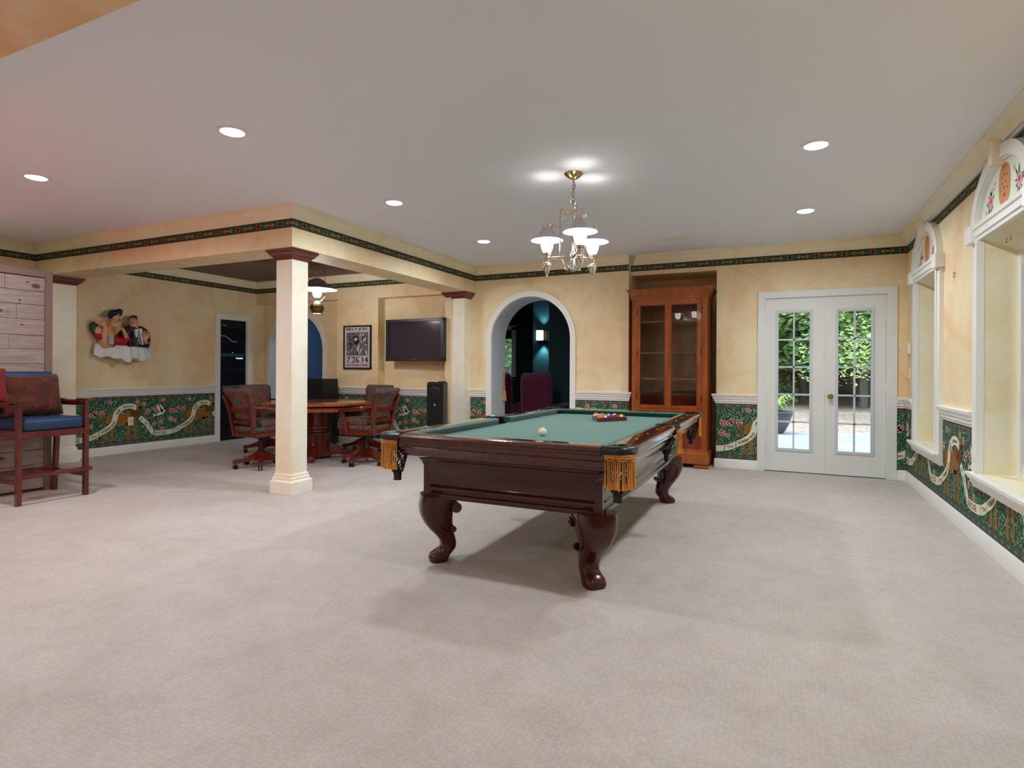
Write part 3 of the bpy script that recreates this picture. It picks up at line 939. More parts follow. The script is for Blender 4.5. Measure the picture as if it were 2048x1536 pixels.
# ================================================================== FRENCH DOORS
GASK = mat('dark_gap', '#2a2c2e', .8)
mb = MB()
CAS = [(0, 0), (.018, 0), (.024, .012), (.026, .05), (.020, .07), (.018, .083), (0, .083)]
mb.box(-.262, -.178, YB-.024, YB+.004, 0, 2.132, DOORW, .003)
mb.box(1.047, 1.149, YB-.024, YB+.004, 0, 2.132, DOORW, .003)
mb.box(-.178, 1.047, YB-.0235, YB+.004, 2.050, 2.132, DOORW, .003)
mb.box(-.262, -.178, YB, YB+.15, 0, 2.10, DOORW); mb.box(1.050, 1.15, YB, YB+.15, 0, 2.10, DOORW)
mb.box(-.178, 1.05, YB+.0, YB+.15, 2.052, 2.10, DOORW); mb.box(-.178, 1.05, YB+.03, YB+.15, -.02, .006, GASK)
door1 = struct(mb.obj('trim_36', smooth=30))
def door_leaf(idx, x0, x1, gx0, gx1, knob):
    y0, y1 = YB+.004, YB+.048
    gz0, gz1 = .272, 1.882
    mb = MB()
    mb.box(x0, gx0, y0, y1, .010, 2.046, DOORW); mb.box(gx1, x1, y0, y1, .010, 2.046, DOORW)
    mb.box(gx0, gx1, y0, y1, .010, gz0, DOORW); mb.box(gx0, gx1, y0, y1, gz1, 2.046, DOORW)
    d = struct(mb.obj('door_%d' % idx, smooth=0))
    mb = MB()
    fr = mat('glazing_frame', '#c9d0d6', .45)
    for (a, b, c, e_) in ((gx0-.022, gx0+.008, gz0-.022, gz1+.022), (gx1-.008, gx1+.022, gz0-.022, gz1+.022)):
        mb.box(a, b, y0-.012, y1, c, e_, fr, .003)
    for (c, e_) in ((gz0-.022, gz0+.008), (gz1-.008, gz1+.022)):
        mb.box(gx0+.008, gx1-.008, y0-.0118, y1, c, e_, fr, .003)
    mb.box((gx0+gx1)/2-.009, (gx0+gx1)/2+.009, y0-.004, y0+.030, gz0, gz1, fr)
    for k in range(1, 5):
        z = gz0+(gz1-gz0)*k/5; mb.box(gx0, gx1, y0-.004, y0+.030, z-.009, z+.009, fr)
    struct(mb.obj('glazing_bars', d, smooth=0))
    mb = MB(); mb.box(gx0, gx1, y0+.014, y0+.017, gz0, gz1, GLASS); struct(mb.obj('pane', d, smooth=0))
    hx = x0-.002 if knob is None or knob > (x0+x1)/2+9 else x1
    for z in (.28, 1.02, 1.78):
        hxx = x0 if idx == 1 else x1
        mb = MB(); mb.cyl((hxx, y0-.008, z-.05), (hxx, y0-.008, z+.05), .008, DOORW, 8); struct(mb.obj('hinge', d))
    if knob is not None:
        mb = MB()
        T = Matrix.Translation((knob, y0, .903)) @ Matrix.Rotation(R(90), 4, 'X')
        mb.lathe([(0, 0), (.030, 0), (.030, .006), (.012, .012), (.011, .035), (.024, .045), (.027, .058), (.018, .070), (0, .073)], BRASS, n=20, M=T)
        struct(mb.obj('door_knob', d))
    return d
door_leaf(1, -.175, .437, -.042, .302, None)
door_leaf(2, .441, 1.045, .577, .914, .507)
mb = MB(); mb.box(.425, .453, YB-.002, YB+.006, .012, 2.045, DOORW, .002); struct(mb.obj('trim_37', smooth=0))
# closet casing in the left wall
mb = MB()
mb.box(XL-.004, XL+.022, 6.41, 6.50, 0, 2.075, WHITE, .003); mb.box(XL-.004, XL+.022, 7.02, 7.11, 0, 2.075, WHITE, .003)
mb.box(XL-.004, XL+.022, 6.50, 7.02, 1.985, 2.075, WHITE, .003)
mb.box(XL-.15, XL, 6.500, 6.508, 0, 1.985, WHITE); mb.box(XL-.15, XL, 7.012, 7.02, 0, 1.985, WHITE)
struct(mb.obj('trim_38', smooth=0))

# ================================================================== RECESSED LIGHTS
def can(x, y, label, wq=1.0):
    root = empty('recessed_light', (x, y, H), 0, label, 'ceiling light', 'recessed lights in the ceiling')
    mb = MB()
    mb.lathe([(.070, 0), (.098, 0), (.098, -.004), (.090, -.007), (.072, -.007), (.070, -.002)], WHITE, n=32)
    mb.obj('trim_ring', root)
    mb = MB(); mb.lathe([(0, -.016), (.03, -.0155), (.055, -.013), (.066, -.009), (.0705, -.003), (.0705, -.001), (0, -.001)], LAMPE, n=32)
    mb.obj('lens', root)
    area('lamp', (0, 0, -.019), (0, 0, 0), .13, .13, CAN_W*wq, (.905, .955, 1.0), spread=165, parent=root, disk=True)
    return root
CANS = [(-3.175, 2.575, 'round recessed ceiling light nearest the camera, upper left of the free column'),
        (-5.36, 2.55, 'round recessed ceiling light above the wooden booth and the tall chair'),
        (-3.175, 4.27, 'round recessed ceiling light beside the marbled beam, between column and chandelier'),
        (-3.165, 5.98, 'round recessed ceiling light in front of the arched passage'),
        (.20, 4.33, 'round recessed ceiling light over the carpet right of the pool table'),
        (.195, 6.05, 'round recessed ceiling light in front of the french doors'),
        (.19, 2.545, 'round recessed ceiling light cut by the top edge above the open carpet')]
for x, y, l in CANS: can(x, y, l)
for x, y, l in [(-5.4, -.4, 'round recessed ceiling light behind the camera near the far side wall'), (-3.2, -.4, 'round recessed ceiling light behind the camera beyond the orange beam'),
                (-1.0, -.4, 'round recessed ceiling light right above the camera position'), (-5.4, -2.0, 'round recessed ceiling light at the rear wall near the far side'), (-2.2, -2.0, 'round recessed ceiling light at the rear wall near the middle'),
                (-7.2, 2.55, 'round recessed ceiling light behind the wooden booth')]:
    can(x, y, l, .62)
# ceiling vent
root = empty('ceiling_vent', (-1.09, 6.70, H), R(0), 'small white slotted air vent in the ceiling before the glazed cabinet', 'vent')
mb = MB(); mb.box(-.16, .16, -.07, .07, -.006, 0, WHITE, .002); mb.obj('frame', root)
mb = MB()
for k in range(6): mb.box(-.14, .14, -.05+.02*k-.003, -.05+.02*k+.003, -.012, -.005, WHITE)
mb.obj('slats', root)
# outlet, switches
mb = MB(); mb.box(XL+.004, XL+.010, 5.045, 5.12, .375, .495, mat('ivory_plastic', '#e5dcc0', .4), .003); mb.box(XL+.010, XL+.012, 5.074, 5.091, .43, .44, GASK)
tag(mb.obj('wall_outlet'), 'ivory outlet cover plate on the lion wallpaper', 'outlet')
mb = MB(); mb.box(XR-.022, XR, 7.34, 7.43, 1.38, 1.50, WHITE, .004); tag(mb.obj('thermostat'), 'small white box on the side wall beside the french doors, upper of the pair', 'thermostat')
mb = MB(); mb.box(XR-.008, XR, 7.34, 7.41, 1.12, 1.235, WHITE, .003); mb.box(XR-.013, XR-.007, 7.368, 7.382, 1.165, 1.19, WHITE); tag(mb.obj('light_switch'), 'small white switch plate on the side wall beside the french doors, lower of the pair', 'switch')
# ================================================================== POOL TABLE
PTX, PTY = -1.425, 4.185
OX, OY = .765, 1.395             # outer half sizes
ZT = .797
pt = empty('pool_table', (PTX, PTY, 0), 0, 'large dark mahogany pool table with green cloth and gold fringed pockets', 'pool table')
def rect_loft(mb, prof, hx, hy, m, ch=0.0):
    """closed rings of a chamfered rectangle; prof (inset, z)"""
    rings = []
    for d, z in prof:
        x, y = hx-d, hy-d
        c = ch
        rings.append([(-x+c, -y, z), (x-c, -y, z), (x, -y+c, z), (x, y-c, z), (x-c, y, z), (-x+c, y, z), (-x, y-c, z), (-x, -y+c, z)])
    mb.loft(rings, m)
mb = MB()
rect_loft(mb, [(.13, .72), (.13, .665), (.152, .655), (.152, .640), (.160, .632), (.162, .615), (.176, .590), (.192, .555), (.200, .520), (.202, .492), (.198, .480), (.192, .474),
               (.200, .466), (.204, .452), (.198, .446), (.200, .436), (.192, .428), (.192, .412), (.205, .405)], OX, OY, MAHOG, .055)
mb.obj('cabinet_body', pt, smooth=28)
mb = MB(); mb.box(-OX+.20, OX-.20, -OY+.20, OY-.20, .40, .72, MAHOG); mb.obj('inner_frame', pt, smooth=0)
# bed cloth with the six pocket mouths left free
BX, BY, ZB = OX-.175, OY-.175, .754
mb = MB()
bx, by, c, sp = OX-.16, OY-.16, .085, .05
prof = [(-bx+c, -by), (bx-c, -by), (bx, -by+c), (bx, -sp), (bx-.02, -sp*.6), (bx-.02, sp*.6), (bx, sp), (bx, by-c), (bx-c, by), (-bx+c, by), (-bx, by-c), (-bx, sp), (-bx+.02, sp*.6), (-bx+.02, -sp*.6), (-bx, -sp), (-bx, -by+c)]
mb.prism(prof, 'z', .735, ZB, CLOTH)
mb.obj('bed_cloth', pt, smooth=0)
# rails: outer moulding profile (inset from the outer edge, z)
RP = [(.135, .700), (.135, .798), (.120, .8005), (.022, .8005), (.008, .797), (.0, .788), (.0, .777), (.010, .771), (.010, .758), (.020, .752), (.022, .738), (.020, .730), (.034, .722), (.046, .706), (.050, .690), (.060, .684), (.064, .672), (.080, .664), (.135, .662)]
CP = [(.128, .799), (.136, .800), (.150, .7985), (.174, .794), (.180, .790), (.180, .786), (.158, .757), (.140, .756), (.128, .756)]
PG, SG = .118, .062            # corner and side pocket gaps
def rail_piece(axis, plane, sgn, a, b, name):
    mb = MB()
    P = [(-o, z) for o, z in RP]
    run_profile(mb, [(o, z) for o, z in P], axis, plane, sgn, a, b, RAILW)
    # sights
    L0 = b-a
    for k in (1, 2, 3):
        q = a+L0*k/4
        if axis == 'y': mb.box(plane-sgn*.078, plane-sgn*.068, q-.014, q+.014, .800, .8013, mat('pearl', '#d8cdb8', .2))
        else: mb.box(q-.014, q+.014, plane-sgn*.078, plane-sgn*.068, .800, .8013, mat('pearl', '#d8cdb8', .2))
    r = mb.obj(name, pt, smooth=28)
    mc = MB()
    # cushion with slanted ends
    t = bmesh.new()
    n = len(CP); A = []; B = []
    for o, z in CP:
        q = plane - sgn*o; e = (o-.128)*.9
        if axis == 'x': A.append(t.verts.new((a+e, q, z))); B.append(t.verts.new((b-e, q, z)))
        else: A.append(t.verts.new((q, a+e, z))); B.append(t.verts.new((q, b-e, z)))
    for i in range(n): t.faces.new((A[i], B[i], B[(i+1) % n], A[(i+1) % n]))
    t.faces.new(A); t.faces.new(B[::-1])
    bmesh.ops.recalc_face_normals(t, faces=t.faces[:])
    mc.merge(t, CLOTHD)
    mc.obj('cushion', r, smooth=28)
rail_piece('x', -OY, -1, -OX+PG+.02, OX-PG-.02, 'end_rail')
rail_piece('x', OY, 1, -OX+PG+.02, OX-PG-.02, 'end_rail')
for sx in (-1, 1):
    rail_piece('y', sx*OX, sx, -OY+PG+.02, -SG, 'side_rail')
    rail_piece('y', sx*OX, sx, SG, OY-PG-.02, 'side_rail')
# pockets
BRAID = mat('gold_braid', '#b87420', .6, sheen=.3)
def fringe_strip(path, z0, z1, par, seed):
    """cords hanging from a path of xy points"""
    rnd = random.Random(seed)
    mb = MB()
    seg = [math.hypot(b[0]-a[0], b[1]-a[1]) for a, b in zip(path, path[1:])]
    tot = sum(seg); n = max(5, int(tot/.0105))
    def at(d):
        for s_, a, b in zip(seg, path, path[1:]):
            if d <= s_+1e-9: return (a[0]+(b[0]-a[0])*d/s_, a[1]+(b[1]-a[1])*d/s_), math.atan2(b[1]-a[1], b[0]-a[0])
            d -= s_
        return path[-1], 0
    mb.tube([(*p, z0-.006) for p in path], .008, BRAID, 6)
    mb.tube([(*p, z0-.018) for p in path], .006, GOLD, 6)
    for k in range(n):
        (x, y), an = at(tot*(k+.5)/n)
        ox, oy = math.sin(an)*.002*rnd.uniform(-1, 2.5), -math.cos(an)*.002*rnd.uniform(-1, 2.5)
        j = rnd.uniform(-.006, .006)
        jx, jy = math.cos(an)*j, math.sin(an)*j
        zz = z1+rnd.uniform(0, .008)
        mb.tube([(x, y, z0-.02), (x+ox+jx*.5, y+oy+jy*.5, (z0+zz)/2), (x+ox+jx, y+oy+jy, zz+.038), (x+ox+jx, y+oy+jy, zz+.030), (x+ox*1.5+jx, y+oy*1.5+jy, zz)], [.0034, .0034, .0036, .0052, .0072], (GOLD if rnd.random() < .6 else BRAID), 5)
    for k in range(max(2, n//5)):       # looped swags under the braid
        (x, y), an = at(tot*(k+.5)/max(2, n//5)); w_ = tot/max(2, n//5)/2
        pts = [(x+math.cos(an)*w_*t, y+math.sin(an)*w_*t, z0-.016-.018*(1-t*t)) for t in (-1, -.5, 0, .5, 1)]
        pts = [(p[0]+math.sin(an)*.004, p[1]-math.cos(an)*.004, p[2]) for p in pts]
        mb.tube(pts, .0032, BRAID, 5)
    return mb.obj('fringe', par)
def net(par, x, y, ztop, zbot, r, seed):
    mb = MB()
    n, m_ = 8, 5
    def pt_(k, j):
        t = j/m_; rr = r*(1-.55*t**1.5); a = 2*PI*(k+.5*(j % 2))/n
        return (x+rr*math.cos(a), y+rr*math.sin(a), ztop+(zbot+.05-ztop)*t)
    for k in range(n):
        for j in range(m_):
            mb.cyl(pt_(k, j), pt_(k, j+1), .0038, LEATHER, 5)
            q = (k-1) if j % 2 == 0 else (k+1)
            mb.cyl(pt_(k, j), pt_(q % n, j+1), .0045, LEATHER, 5)
    mb.lathe([(0, zbot), (r*.36, zbot), (r*.34, zbot+.02), (r*.40, zbot+.055), (r*.36, zbot+.06)], LEATHER, (x, y, 0), 14)
    mb.obj('net', par)
def corner_pocket(sx, sy, seed):
    cx, cy_ = sx*(OX-.075), sy*(OY-.075)
    root = MB()
    # arc on the outside of the corner, from the end rail round to the side rail
    P0 = (sx*(OX-PG-.035), sy*(OY-.028)); P1 = (sx*(OX-.028), sy*(OY-PG-.035))
    path = []
    pts = [P0, (sx*(OX-.075), sy*(OY-.022)), (sx*(OX-.036), sy*(OY-.036)), (sx*(OX-.022), sy*(OY-.075)), P1]
    path = catmull(pts, 5)
    rings = []
    for i, p in enumerate(path):
        a = path[max(i-1, 0)]; b = path[min(i+1, len(path)-1)]
        dx, dy = b[0]-a[0], b[1]-a[1]; l = math.hypot(dx, dy); nx, ny = dy/l, -dx/l
        if nx*sx+ny*sy < 0: nx, ny = -nx, -ny
        sec = [(-.030, .765), (-.032, .795), (-.018, .806), (.006, .808), (.022, .802), (.030, .788), (.028, .768), (.012, .758)]
        rings.append([(p[0]+nx*o, p[1]+ny*o, z) for o, z in sec])
    root.loft(rings, LEATHER)
    # inner leather lip and dark cup
    root.lathe([(.062, .805), (.056, .80), (.054, .76), (.050, .70)], BLACKP, (cx, cy_, 0), 18)
    root.prism([P0, pts[1], pts[2], pts[3], P1, (cx-sx*.055, cy_-sy*.02), (cx-sx*.02, cy_-sy*.055)][::1], 'z', .757, .7645, BLACKP)
    o = root.obj('corner_pocket', pt, smooth=50)
    fp = catmull([(p[0]*1.0+sx*.0, p[1]+sy*.0) for p in pts], 4)
    ff = []
    for i, p in enumerate(fp):
        ff.append((p[0]+sx*.016, p[1]+sy*.016))
    fringe_strip(ff, .768, .588, o, seed)
    net(o, cx-sx*.012, cy_-sy*.012, .755, .515, .068, seed)
    return o
k = 0
for sx in (-1, 1):
    for sy in (-1, 1):
        k += 1; corner_pocket(sx, sy, k)
for sx in (-1, 1):
    mb = MB()
    path = catmull([(sx*(OX-.055), -SG-.006), (sx*(OX-.010), -SG+.012), (sx*(OX+.006), 0), (sx*(OX-.010), SG-.012), (sx*(OX-.055), SG+.006)], 5)
    rings = []
    for i, p in enumerate(path):
        a = path[max(i-1, 0)]; b = path[min(i+1, len(path)-1)]
        dx, dy = b[0]-a[0], b[1]-a[1]; l = math.hypot(dx, dy); nx, ny = dy/l, -dx/l
        if nx*sx < 0: nx, ny = -nx, -ny
        sec = [(-.022, .77), (-.022, .797), (-.010, .806), (.004, .806), (.012, .796), (.012, .775)]
        rings.append([(p[0]+nx*o, p[1]+ny*o, z) for o, z in sec])
    mb.loft(rings, LEATHER)
    mb.lathe([(.050, .803), (.046, .79), (.044, .70)], BLACKP, (sx*(OX-.07), 0, 0), 16)
    o = mb.obj('side_pocket', pt, smooth=50)
    fringe_strip([(sx*(OX-.004), -.040), (sx*(OX+.016), -.022), (sx*(OX+.024), 0), (sx*(OX+.016), .022), (sx*(OX-.004), .040)], .775, .60, o, 20+sx)
    net(o, sx*(OX-.078), 0, .72, .54, .046, 3)
    for dy in (-.09, .09):        # carved brackets under the side pocket
        mb = MB()
        mb.tube([(sx*(OX-.11), dy*1.2, .64), (sx*(OX-.05), dy*.8, .66), (sx*(OX-.03), dy*.4, .70)], [.016, .014, .010], LEATHER, 8)
        mb.obj('bracket', o)
# scroll legs
def pool_leg(sx, sy):
    mb = MB()
    # sections: z, offset along the outward diagonal, half depth along it, half width
    S = [(.413, -.012, .106, .112), (.385, -.010, .108, .112), (.355, -.003, .108, .108), (.320, .002, .104, .102), (.285, .0, .098, .093), (.245, -.010, .088, .084), (.205, -.026, .074, .074), (.170, -.048, .061, .064),
         (.138, -.066, .053, .057), (.108, -.076, .049, .053), (.080, -.072, .049, .053), (.060, -.048, .056, .057), (.045, -.030, .061, .061), (.030, -.018, .062, .063), (.014, -.015, .060, .063), (.001, -.015, .055, .059)]
    dx, dy = sx*.7071, sy*.7071
    rings = []
    for z, off, hd, hw in S:
        ring = []
        for k in range(20):
            a = 2*PI*k/20
            c, s = math.cos(a), math.sin(a)
            e = .62
            u = off+hd*math.copysign(abs(c)**e, c); v = hw*math.copysign(abs(s)**e, s)
            ring.append((dx*u-dy*v, dy*u+dx*v, z))
        rings.append(ring)
    mb.loft(rings, MAHOGV)
    o = mb.obj('leg', pt, smooth=60)
    o.location = (sx*.510, sy*1.138, 0)
    # carved scrolls: rolls set across the inner edge, with raised volutes on both faces
    mb = MB()
    def W(u, v, z): return (dx*u-dy*v, dy*u+dx*v, z)
    for (u, z, r, hw) in ((-.104, .342, .032, .106), (-.092, .205, .019, .078)):
        mb.cyl(W(u, -hw, z), W(u, hw, z), r, MAHOGV, 18)
        for sg in (-1, 1):
            mb.cyl(W(u, sg*hw, z), W(u, sg*(hw+.006), z), r*.72, MAHOGV, 16)
            mb.cyl(W(u, sg*(hw+.006), z), W(u, sg*(hw+.012), z), r*.36, MAHOGV, 12, r*.2)
    for sg in (-1, 1):
        arc = []
        P = [(-.104, .374), (-.06, .382), (-.015, .360), (.020, .310), (.014, .255), (-.018, .210), (-.060, .186), (-.092, .186)]
        W_ = [.100, .106, .106, .098, .088, .077, .070, .066]
        for i, (u, z) in enumerate(P): arc.append(W(u, sg*(W_[i]), z))
        c3 = catmull([tuple(p) for p in arc], 4)
        mb.tube(c3, .0085, MAHOGV, 8)
    mb.obj('scroll_carving', o, smooth=50)
    return o
for sx in (-1, 1):
    for sy in (-1, 1): pool_leg(sx, sy)

# ------------------------------------------------------------------ balls and rack
BALLC = ['#e8b51a', '#1c3f9c', '#c2221f', '#4a2a80', '#e2621c', '#1c6e3c', '#7c1c22', '#131313', '#e8b51a', '#1c3f9c', '#c2221f', '#4a2a80', '#e2621c', '#1c6e3c', '#7c1c22']
BNAME = ['yellow', 'blue', 'red', 'purple', 'orange', 'green', 'maroon', 'black', 'yellow striped', 'blue striped', 'red striped', 'purple striped', 'orange striped', 'green striped', 'maroon striped']
IV = mat('ball_ivory', '#efe6c8', .08, coat=.5)
r_b = .0286
def ball(num, loc, rx, ry, label):
    root = MB()
    cm = IV if num == 0 else mat('ball_%s' % BNAME[(num-1) % 8].split()[0], BALLC[num-1], .08, coat=.5)
    k = 10; n = 20
    for i in range(k):
        z0 = -r_b*math.cos(PI*i/k); z1 = -r_b*math.cos(PI*(i+1)/k)
        zc = (z0+z1)/2
        m = cm if (num <= 8 and num > 0) or num > 8 and abs(zc) < r_b*.6 else IV
        root.lathe([(max(0, r_b*math.sin(PI*i/k)), z0), (max(0, r_b*math.sin(PI*(i+1)/k)), z1)], m, n=n)
    bmesh.ops.remove_doubles(root.bm, verts=root.bm.verts[:], dist=1e-5)
    o = root.obj('cue_ball' if num == 0 else 'pool_ball', smooth=80)
    o.location = loc; o.rotation_euler = (rx, ry, 0)
    tag(o, label, 'ball', 'billiard balls racked on the cloth' if num else None)
    if num:
        for sg in (1, -1):
            mb = MB()
            T = Matrix.Rotation(R(90*sg), 4, 'X')
            mb.lathe([(0, r_b+.0003), (.0065, r_b-.0004), (.0115, r_b-.0022)], IV, n=14, M=T)
            vs, fs = text_tris(str(num), .013)
            cx_ = (max(v.x for v in vs)+min(v.x for v in vs))/2
            for f in fs: mb.face([T @ Vector((vs[i].x-cx_, vs[i].y-.0045, r_b+.0005)) for i in f], BLACKP)
            mb.obj('number_spot', o, smooth=60)
    return o
ball(0, (-1.400, 3.475, ZB+r_b+.0004), 0, 0, 'plain ivory cue ball alone on the green cloth')
RK0 = Vector((-1.368, 4.665, 0)); e1 = Vector((.186, .271, 0)).normalized(); e2 = Vector((-.824*.286-.283*.1, 0, 0))
perp = Vector((-e1.y, e1.x, 0))
rt_ = empty('ball_rack', (0, 0, 0), 0, 'dark red wooden triangle rack holding the coloured balls on the green cloth', 'rack')
B_ = Vector((-1.380, 4.640, 0)); C_ = B_ + e1*.335; A_ = B_ + e1*.1675 + perp*.290
mb = MB()
def frame_poly(off, rr=.028):
    c = (A_+B_+C_)/3; out = []
    for V, Pp, Nn in ((B_, A_, C_), (C_, B_, A_), (A_, C_, B_)):
        d = (V-c).normalized(); v = V + d*off*2
        a = (Pp-V).normalized(); b = (Nn-V).normalized()
        for t in (0, .25, .5, .75, 1):
            p = v + a*rr*(1-t)**2 + b*rr*t**2
            out.append((p.x, p.y))
    return out
po, pi_ = frame_poly(0), frame_poly(-.010)
n = len(po)
for i in range(n):
    j = (i+1) % n
    mb.prism([po[i], po[j], pi_[j], pi_[i]], 'z', ZB, ZB+.034, mat('rack_wood', '#5c1a18', .35, coat=.3))
mb.obj('frame', rt_, smooth=30)
order = [9, 11, 1, 14, 8, 6, 10, 13, 15, 12, 5, 2, 4, 7, 3]
cc = (A_+B_+C_)/3; apex = A_ + (cc-A_).normalized()*.062
u1 = (B_-A_).normalized()*.0573; u2 = (C_-A_).normalized()*.0573
q = 0
for r_ in range(5):
    for c_ in range(r_+1):
        p = apex + u1*(r_-c_) + u2*c_
        rr_ = random.Random(q+7)
        num = order[q]
        row = ['at the tip of the rack facing the far corner', 'in the second row from the tip', 'in the third row from the tip', 'in the fourth row from the tip', 'in the longest row of the rack'][r_]
        ball(num, (p.x, p.y, ZB+r_b+.0003), rr_.uniform(-.9, .9), rr_.uniform(-1.2, 1.2), '%s numbered pool ball %s' % (BNAME[num-1], row))
        q += 1

# ================================================================== CHANDELIER
ch = empty('chandelier', (-1.45, 4.20, H), 0, 'three lamp nickel and brass chandelier with flared metal shades hanging over the pool table', 'chandelier')
def ZC(z): return z - H
mb = MB(); mb.lathe([(0, 0), (.070, 0), (.072, -.006), (.060, -.018), (.040, -.034), (.018, -.046), (.008, -.050), (.006, -.062), (0, -.062)], BRASS, n=28); mb.obj('canopy', ch)
mb = MB()
for k in range(5):
    z = -.062-.028*k-.014
    pts = []
    for j in range(14):
        a = 2*PI*j/14; x, zz = .0085*math.cos(a), .019*math.sin(a)
        pts.append((x if k % 2 else 0, 0 if k % 2 else x, z+zz))
    mb.tube(pts, .0022, BRASS, 6, closed=True)
mb.tube([(.004, .004, -.055), (.018, .004, -.10), (-.012, -.006, -.15), (.006, .004, -.20)], .0018, BLACKP, 5)
mb.obj('chain', ch)
mb = MB()
mb.lathe([(0, ZC(2.492)), (.030, ZC(2.490)), (.036, ZC(2.478)), (.024, ZC(2.462)), (.014, ZC(2.455)), (.012, ZC(2.43)), (.018, ZC(2.42)), (.012, ZC(2.40)), (.009, ZC(2.36)), (.009, ZC(2.10)), (.014, ZC(2.09)), (.022, ZC(2.075)), (.024, ZC(2.05)), (.016, ZC(2.04)), (.020, ZC(2.02)), (.022, ZC(1.965)), (.026, ZC(1.955)), (.018, ZC(1.942)), (0, ZC(1.938))], SILVER, n=20)
mb.obj('center_column', ch)
base_a = math.atan2(-4.2, 1.45) + R(13.8)          # the lamp nearest the camera
CHIM = mat('frosted_chimney', '#ffffff', .4, emit='#fffaf2', es=7.0)
SHADEM = mat('enamel_shade', '#b9b6c0', .35, spec=.6)
SHADEI = mat('enamel_inside', '#fbfaf6', .5)
for k in range(3):
    a = base_a + 2*PI*k/3
    d = Vector((math.cos(a), math.sin(a), 0))
    x, y = .21*d.x, .21*d.y
    def W(r, z): return (d.x*r, d.y*r, ZC(z))
    mb = MB()
    mb.tube([W(.012, 2.056), W(.195, 2.056)], .008, SILVER, 10)
    mb.tube([W(.012, 2.044), W(.190, 2.044)], .004, SILVER, 8)
    mb.tube(catmull([W(.105, 2.05), W(.105, 2.20), W(.105, 2.38), W(.098, 2.418), W(.078, 2.432), W(.058, 2.422), W(.048, 2.400), W(.030, 2.388), W(.010, 2.392)], 4), .0055, SILVER, 8)
    mb.tube(catmull([W(.100, 2.37), W(.088, 2.345), W(.066, 2.348), W(.058, 2.37), W(.068, 2.388), W(.080, 2.38)], 4), .0035, SILVER, 6)
    mb.tube(catmull([W(.100, 2.040), W(.086, 2.030), W(.078, 2.000), (W(.068, 1.965)), W(.048, 1.955), W(.032, 1.962), W(.038, 1.98), W(.05, 1.975)], 4), .005, SILVER, 8)
    mb.tube([W(.105, 2.30), W(.150, 2.30), W(.175, 2.300)], .004, SILVER, 8)
    mb.obj('arm', ch)
    mb = MB()
    mb.lathe([(0, ZC(1.905)), (.006, ZC(1.908)), (.009, ZC(1.916)), (.005, ZC(1.924)), (.010, ZC(1.930)), (.014, ZC(1.938)), (.026, ZC(1.962)), (.034, ZC(1.985)), (.035, ZC(2.005)), (.030, ZC(2.018)), (.024, ZC(2.024)), (.026, ZC(2.030)), (.026, ZC(2.070)), (.033, ZC(2.074)), (.034, ZC(2.094)), (.026, ZC(2.097)), (0, ZC(2.097))], SILVER, (x, y, 0), 24)
    mb.obj('lamp_font', ch)
    mb = MB()
    mb.lathe([(.028, ZC(2.097)), (.040, ZC(2.120)), (.048, ZC(2.150)), (.049, ZC(2.185)), (.042, ZC(2.215)), (.032, ZC(2.245)), (.029, ZC(2.300))], CHIM, (x, y, 0), 24)
    mb.obj('chimney', ch)
    mb = MB()
    mb.lathe([(.036, ZC(2.292)), (.048, ZC(2.272)), (.072, ZC(2.240)), (.100, ZC(2.212)), (.126, ZC(2.194)), (.128, ZC(2.191))], SHADEM, (x, y, 0), 36)
    mb.lathe([(.035, ZC(2.290)), (.047, ZC(2.270)), (.071, ZC(2.238)), (.099, ZC(2.210)), (.125, ZC(2.192)), (.128, ZC(2.191))], SHADEI, (x, y, 0), 36)
    mb.obj('lamp_shade', ch)
    mb = MB()
    mb.lathe([(.038, ZC(2.286)), (.042, ZC(2.292)), (.042, ZC(2.306)), (.038, ZC(2.308))], SILVER, (x, y, 0), 24)
    for j in range(6):
        b = 2*PI*j/6
        mb.cyl((x+.042*math.cos(b), y+.042*math.sin(b), ZC(2.292)), (x+.046*math.cos(b), y+.046*math.sin(b), ZC(2.322)), .003, SILVER, 6)
    mb.obj('shade_holder', ch)
    ld = bpy.data.lights.new('lamp', 'POINT'); ld.energy = CHAND_W; ld.shadow_soft_size = .025; ld.color = (1, .97, .93)
    lo = bpy.data.objects.new('lamp', ld); col.objects.link(lo); lo.parent = ch; lo.location = (x, y, ZC(2.165))
for o in [o for o in ch.children if o.name.startswith('chimney')]:
    o.visible_shadow = True

# ================================================================== GLAZED CABINET
cb = empty('display_cabinet', (-1.27, 7.33, 0), 0, 'tall cherry wood display cabinet with two glass doors standing in the wall niche', 'cabinet')
def CB(mb, x0, x1, y0, y1, z0, z1, m, bev=0): mb.box(x0+1.27, x1+1.27, y0, y1, z0, z1, m, bev)
D = .46
mb = MB()
CB(mb, -1.73, -1.71, .0, D, .20, 2.10, CHERRY); CB(mb, -.83, -.81, .0, D, .20, 2.10, CHERRY)
CB(mb, -1.71, -.83, D-.02, D, .2, 2.10, CHERRYD); CB(mb, -1.71, -.83, .02, D-.02, .70, .72, CHERRYD); CB(mb, -1.71, -.83, .0, D-.02, .2, .22, CHERRY); CB(mb, -1.71, -.83, .0, D-.02, 2.08, 2.10, CHERRY)
CB(mb, -1.73, -1.665, -.012, .02, .20, 2.10, CHERRY, .002); CB(mb, -.875, -.81, -.012, .02, .20, 2.10, CHERRY, .002)
CB(mb, -1.665, -.875, -.012, .02, .680, .722, CHERRY); CB(mb, -1.665, -.875, -.012, .02, 2.055, 2.10, CHERRY); CB(mb, -1.665, -.875, -.012, .02, .445, .470, CHERRY); CB(mb, -1.665, -.875, -.012, .02, .20, .235, CHERRY)
mb.obj('carcass', cb, smooth=0)
mb = MB()
rings = []
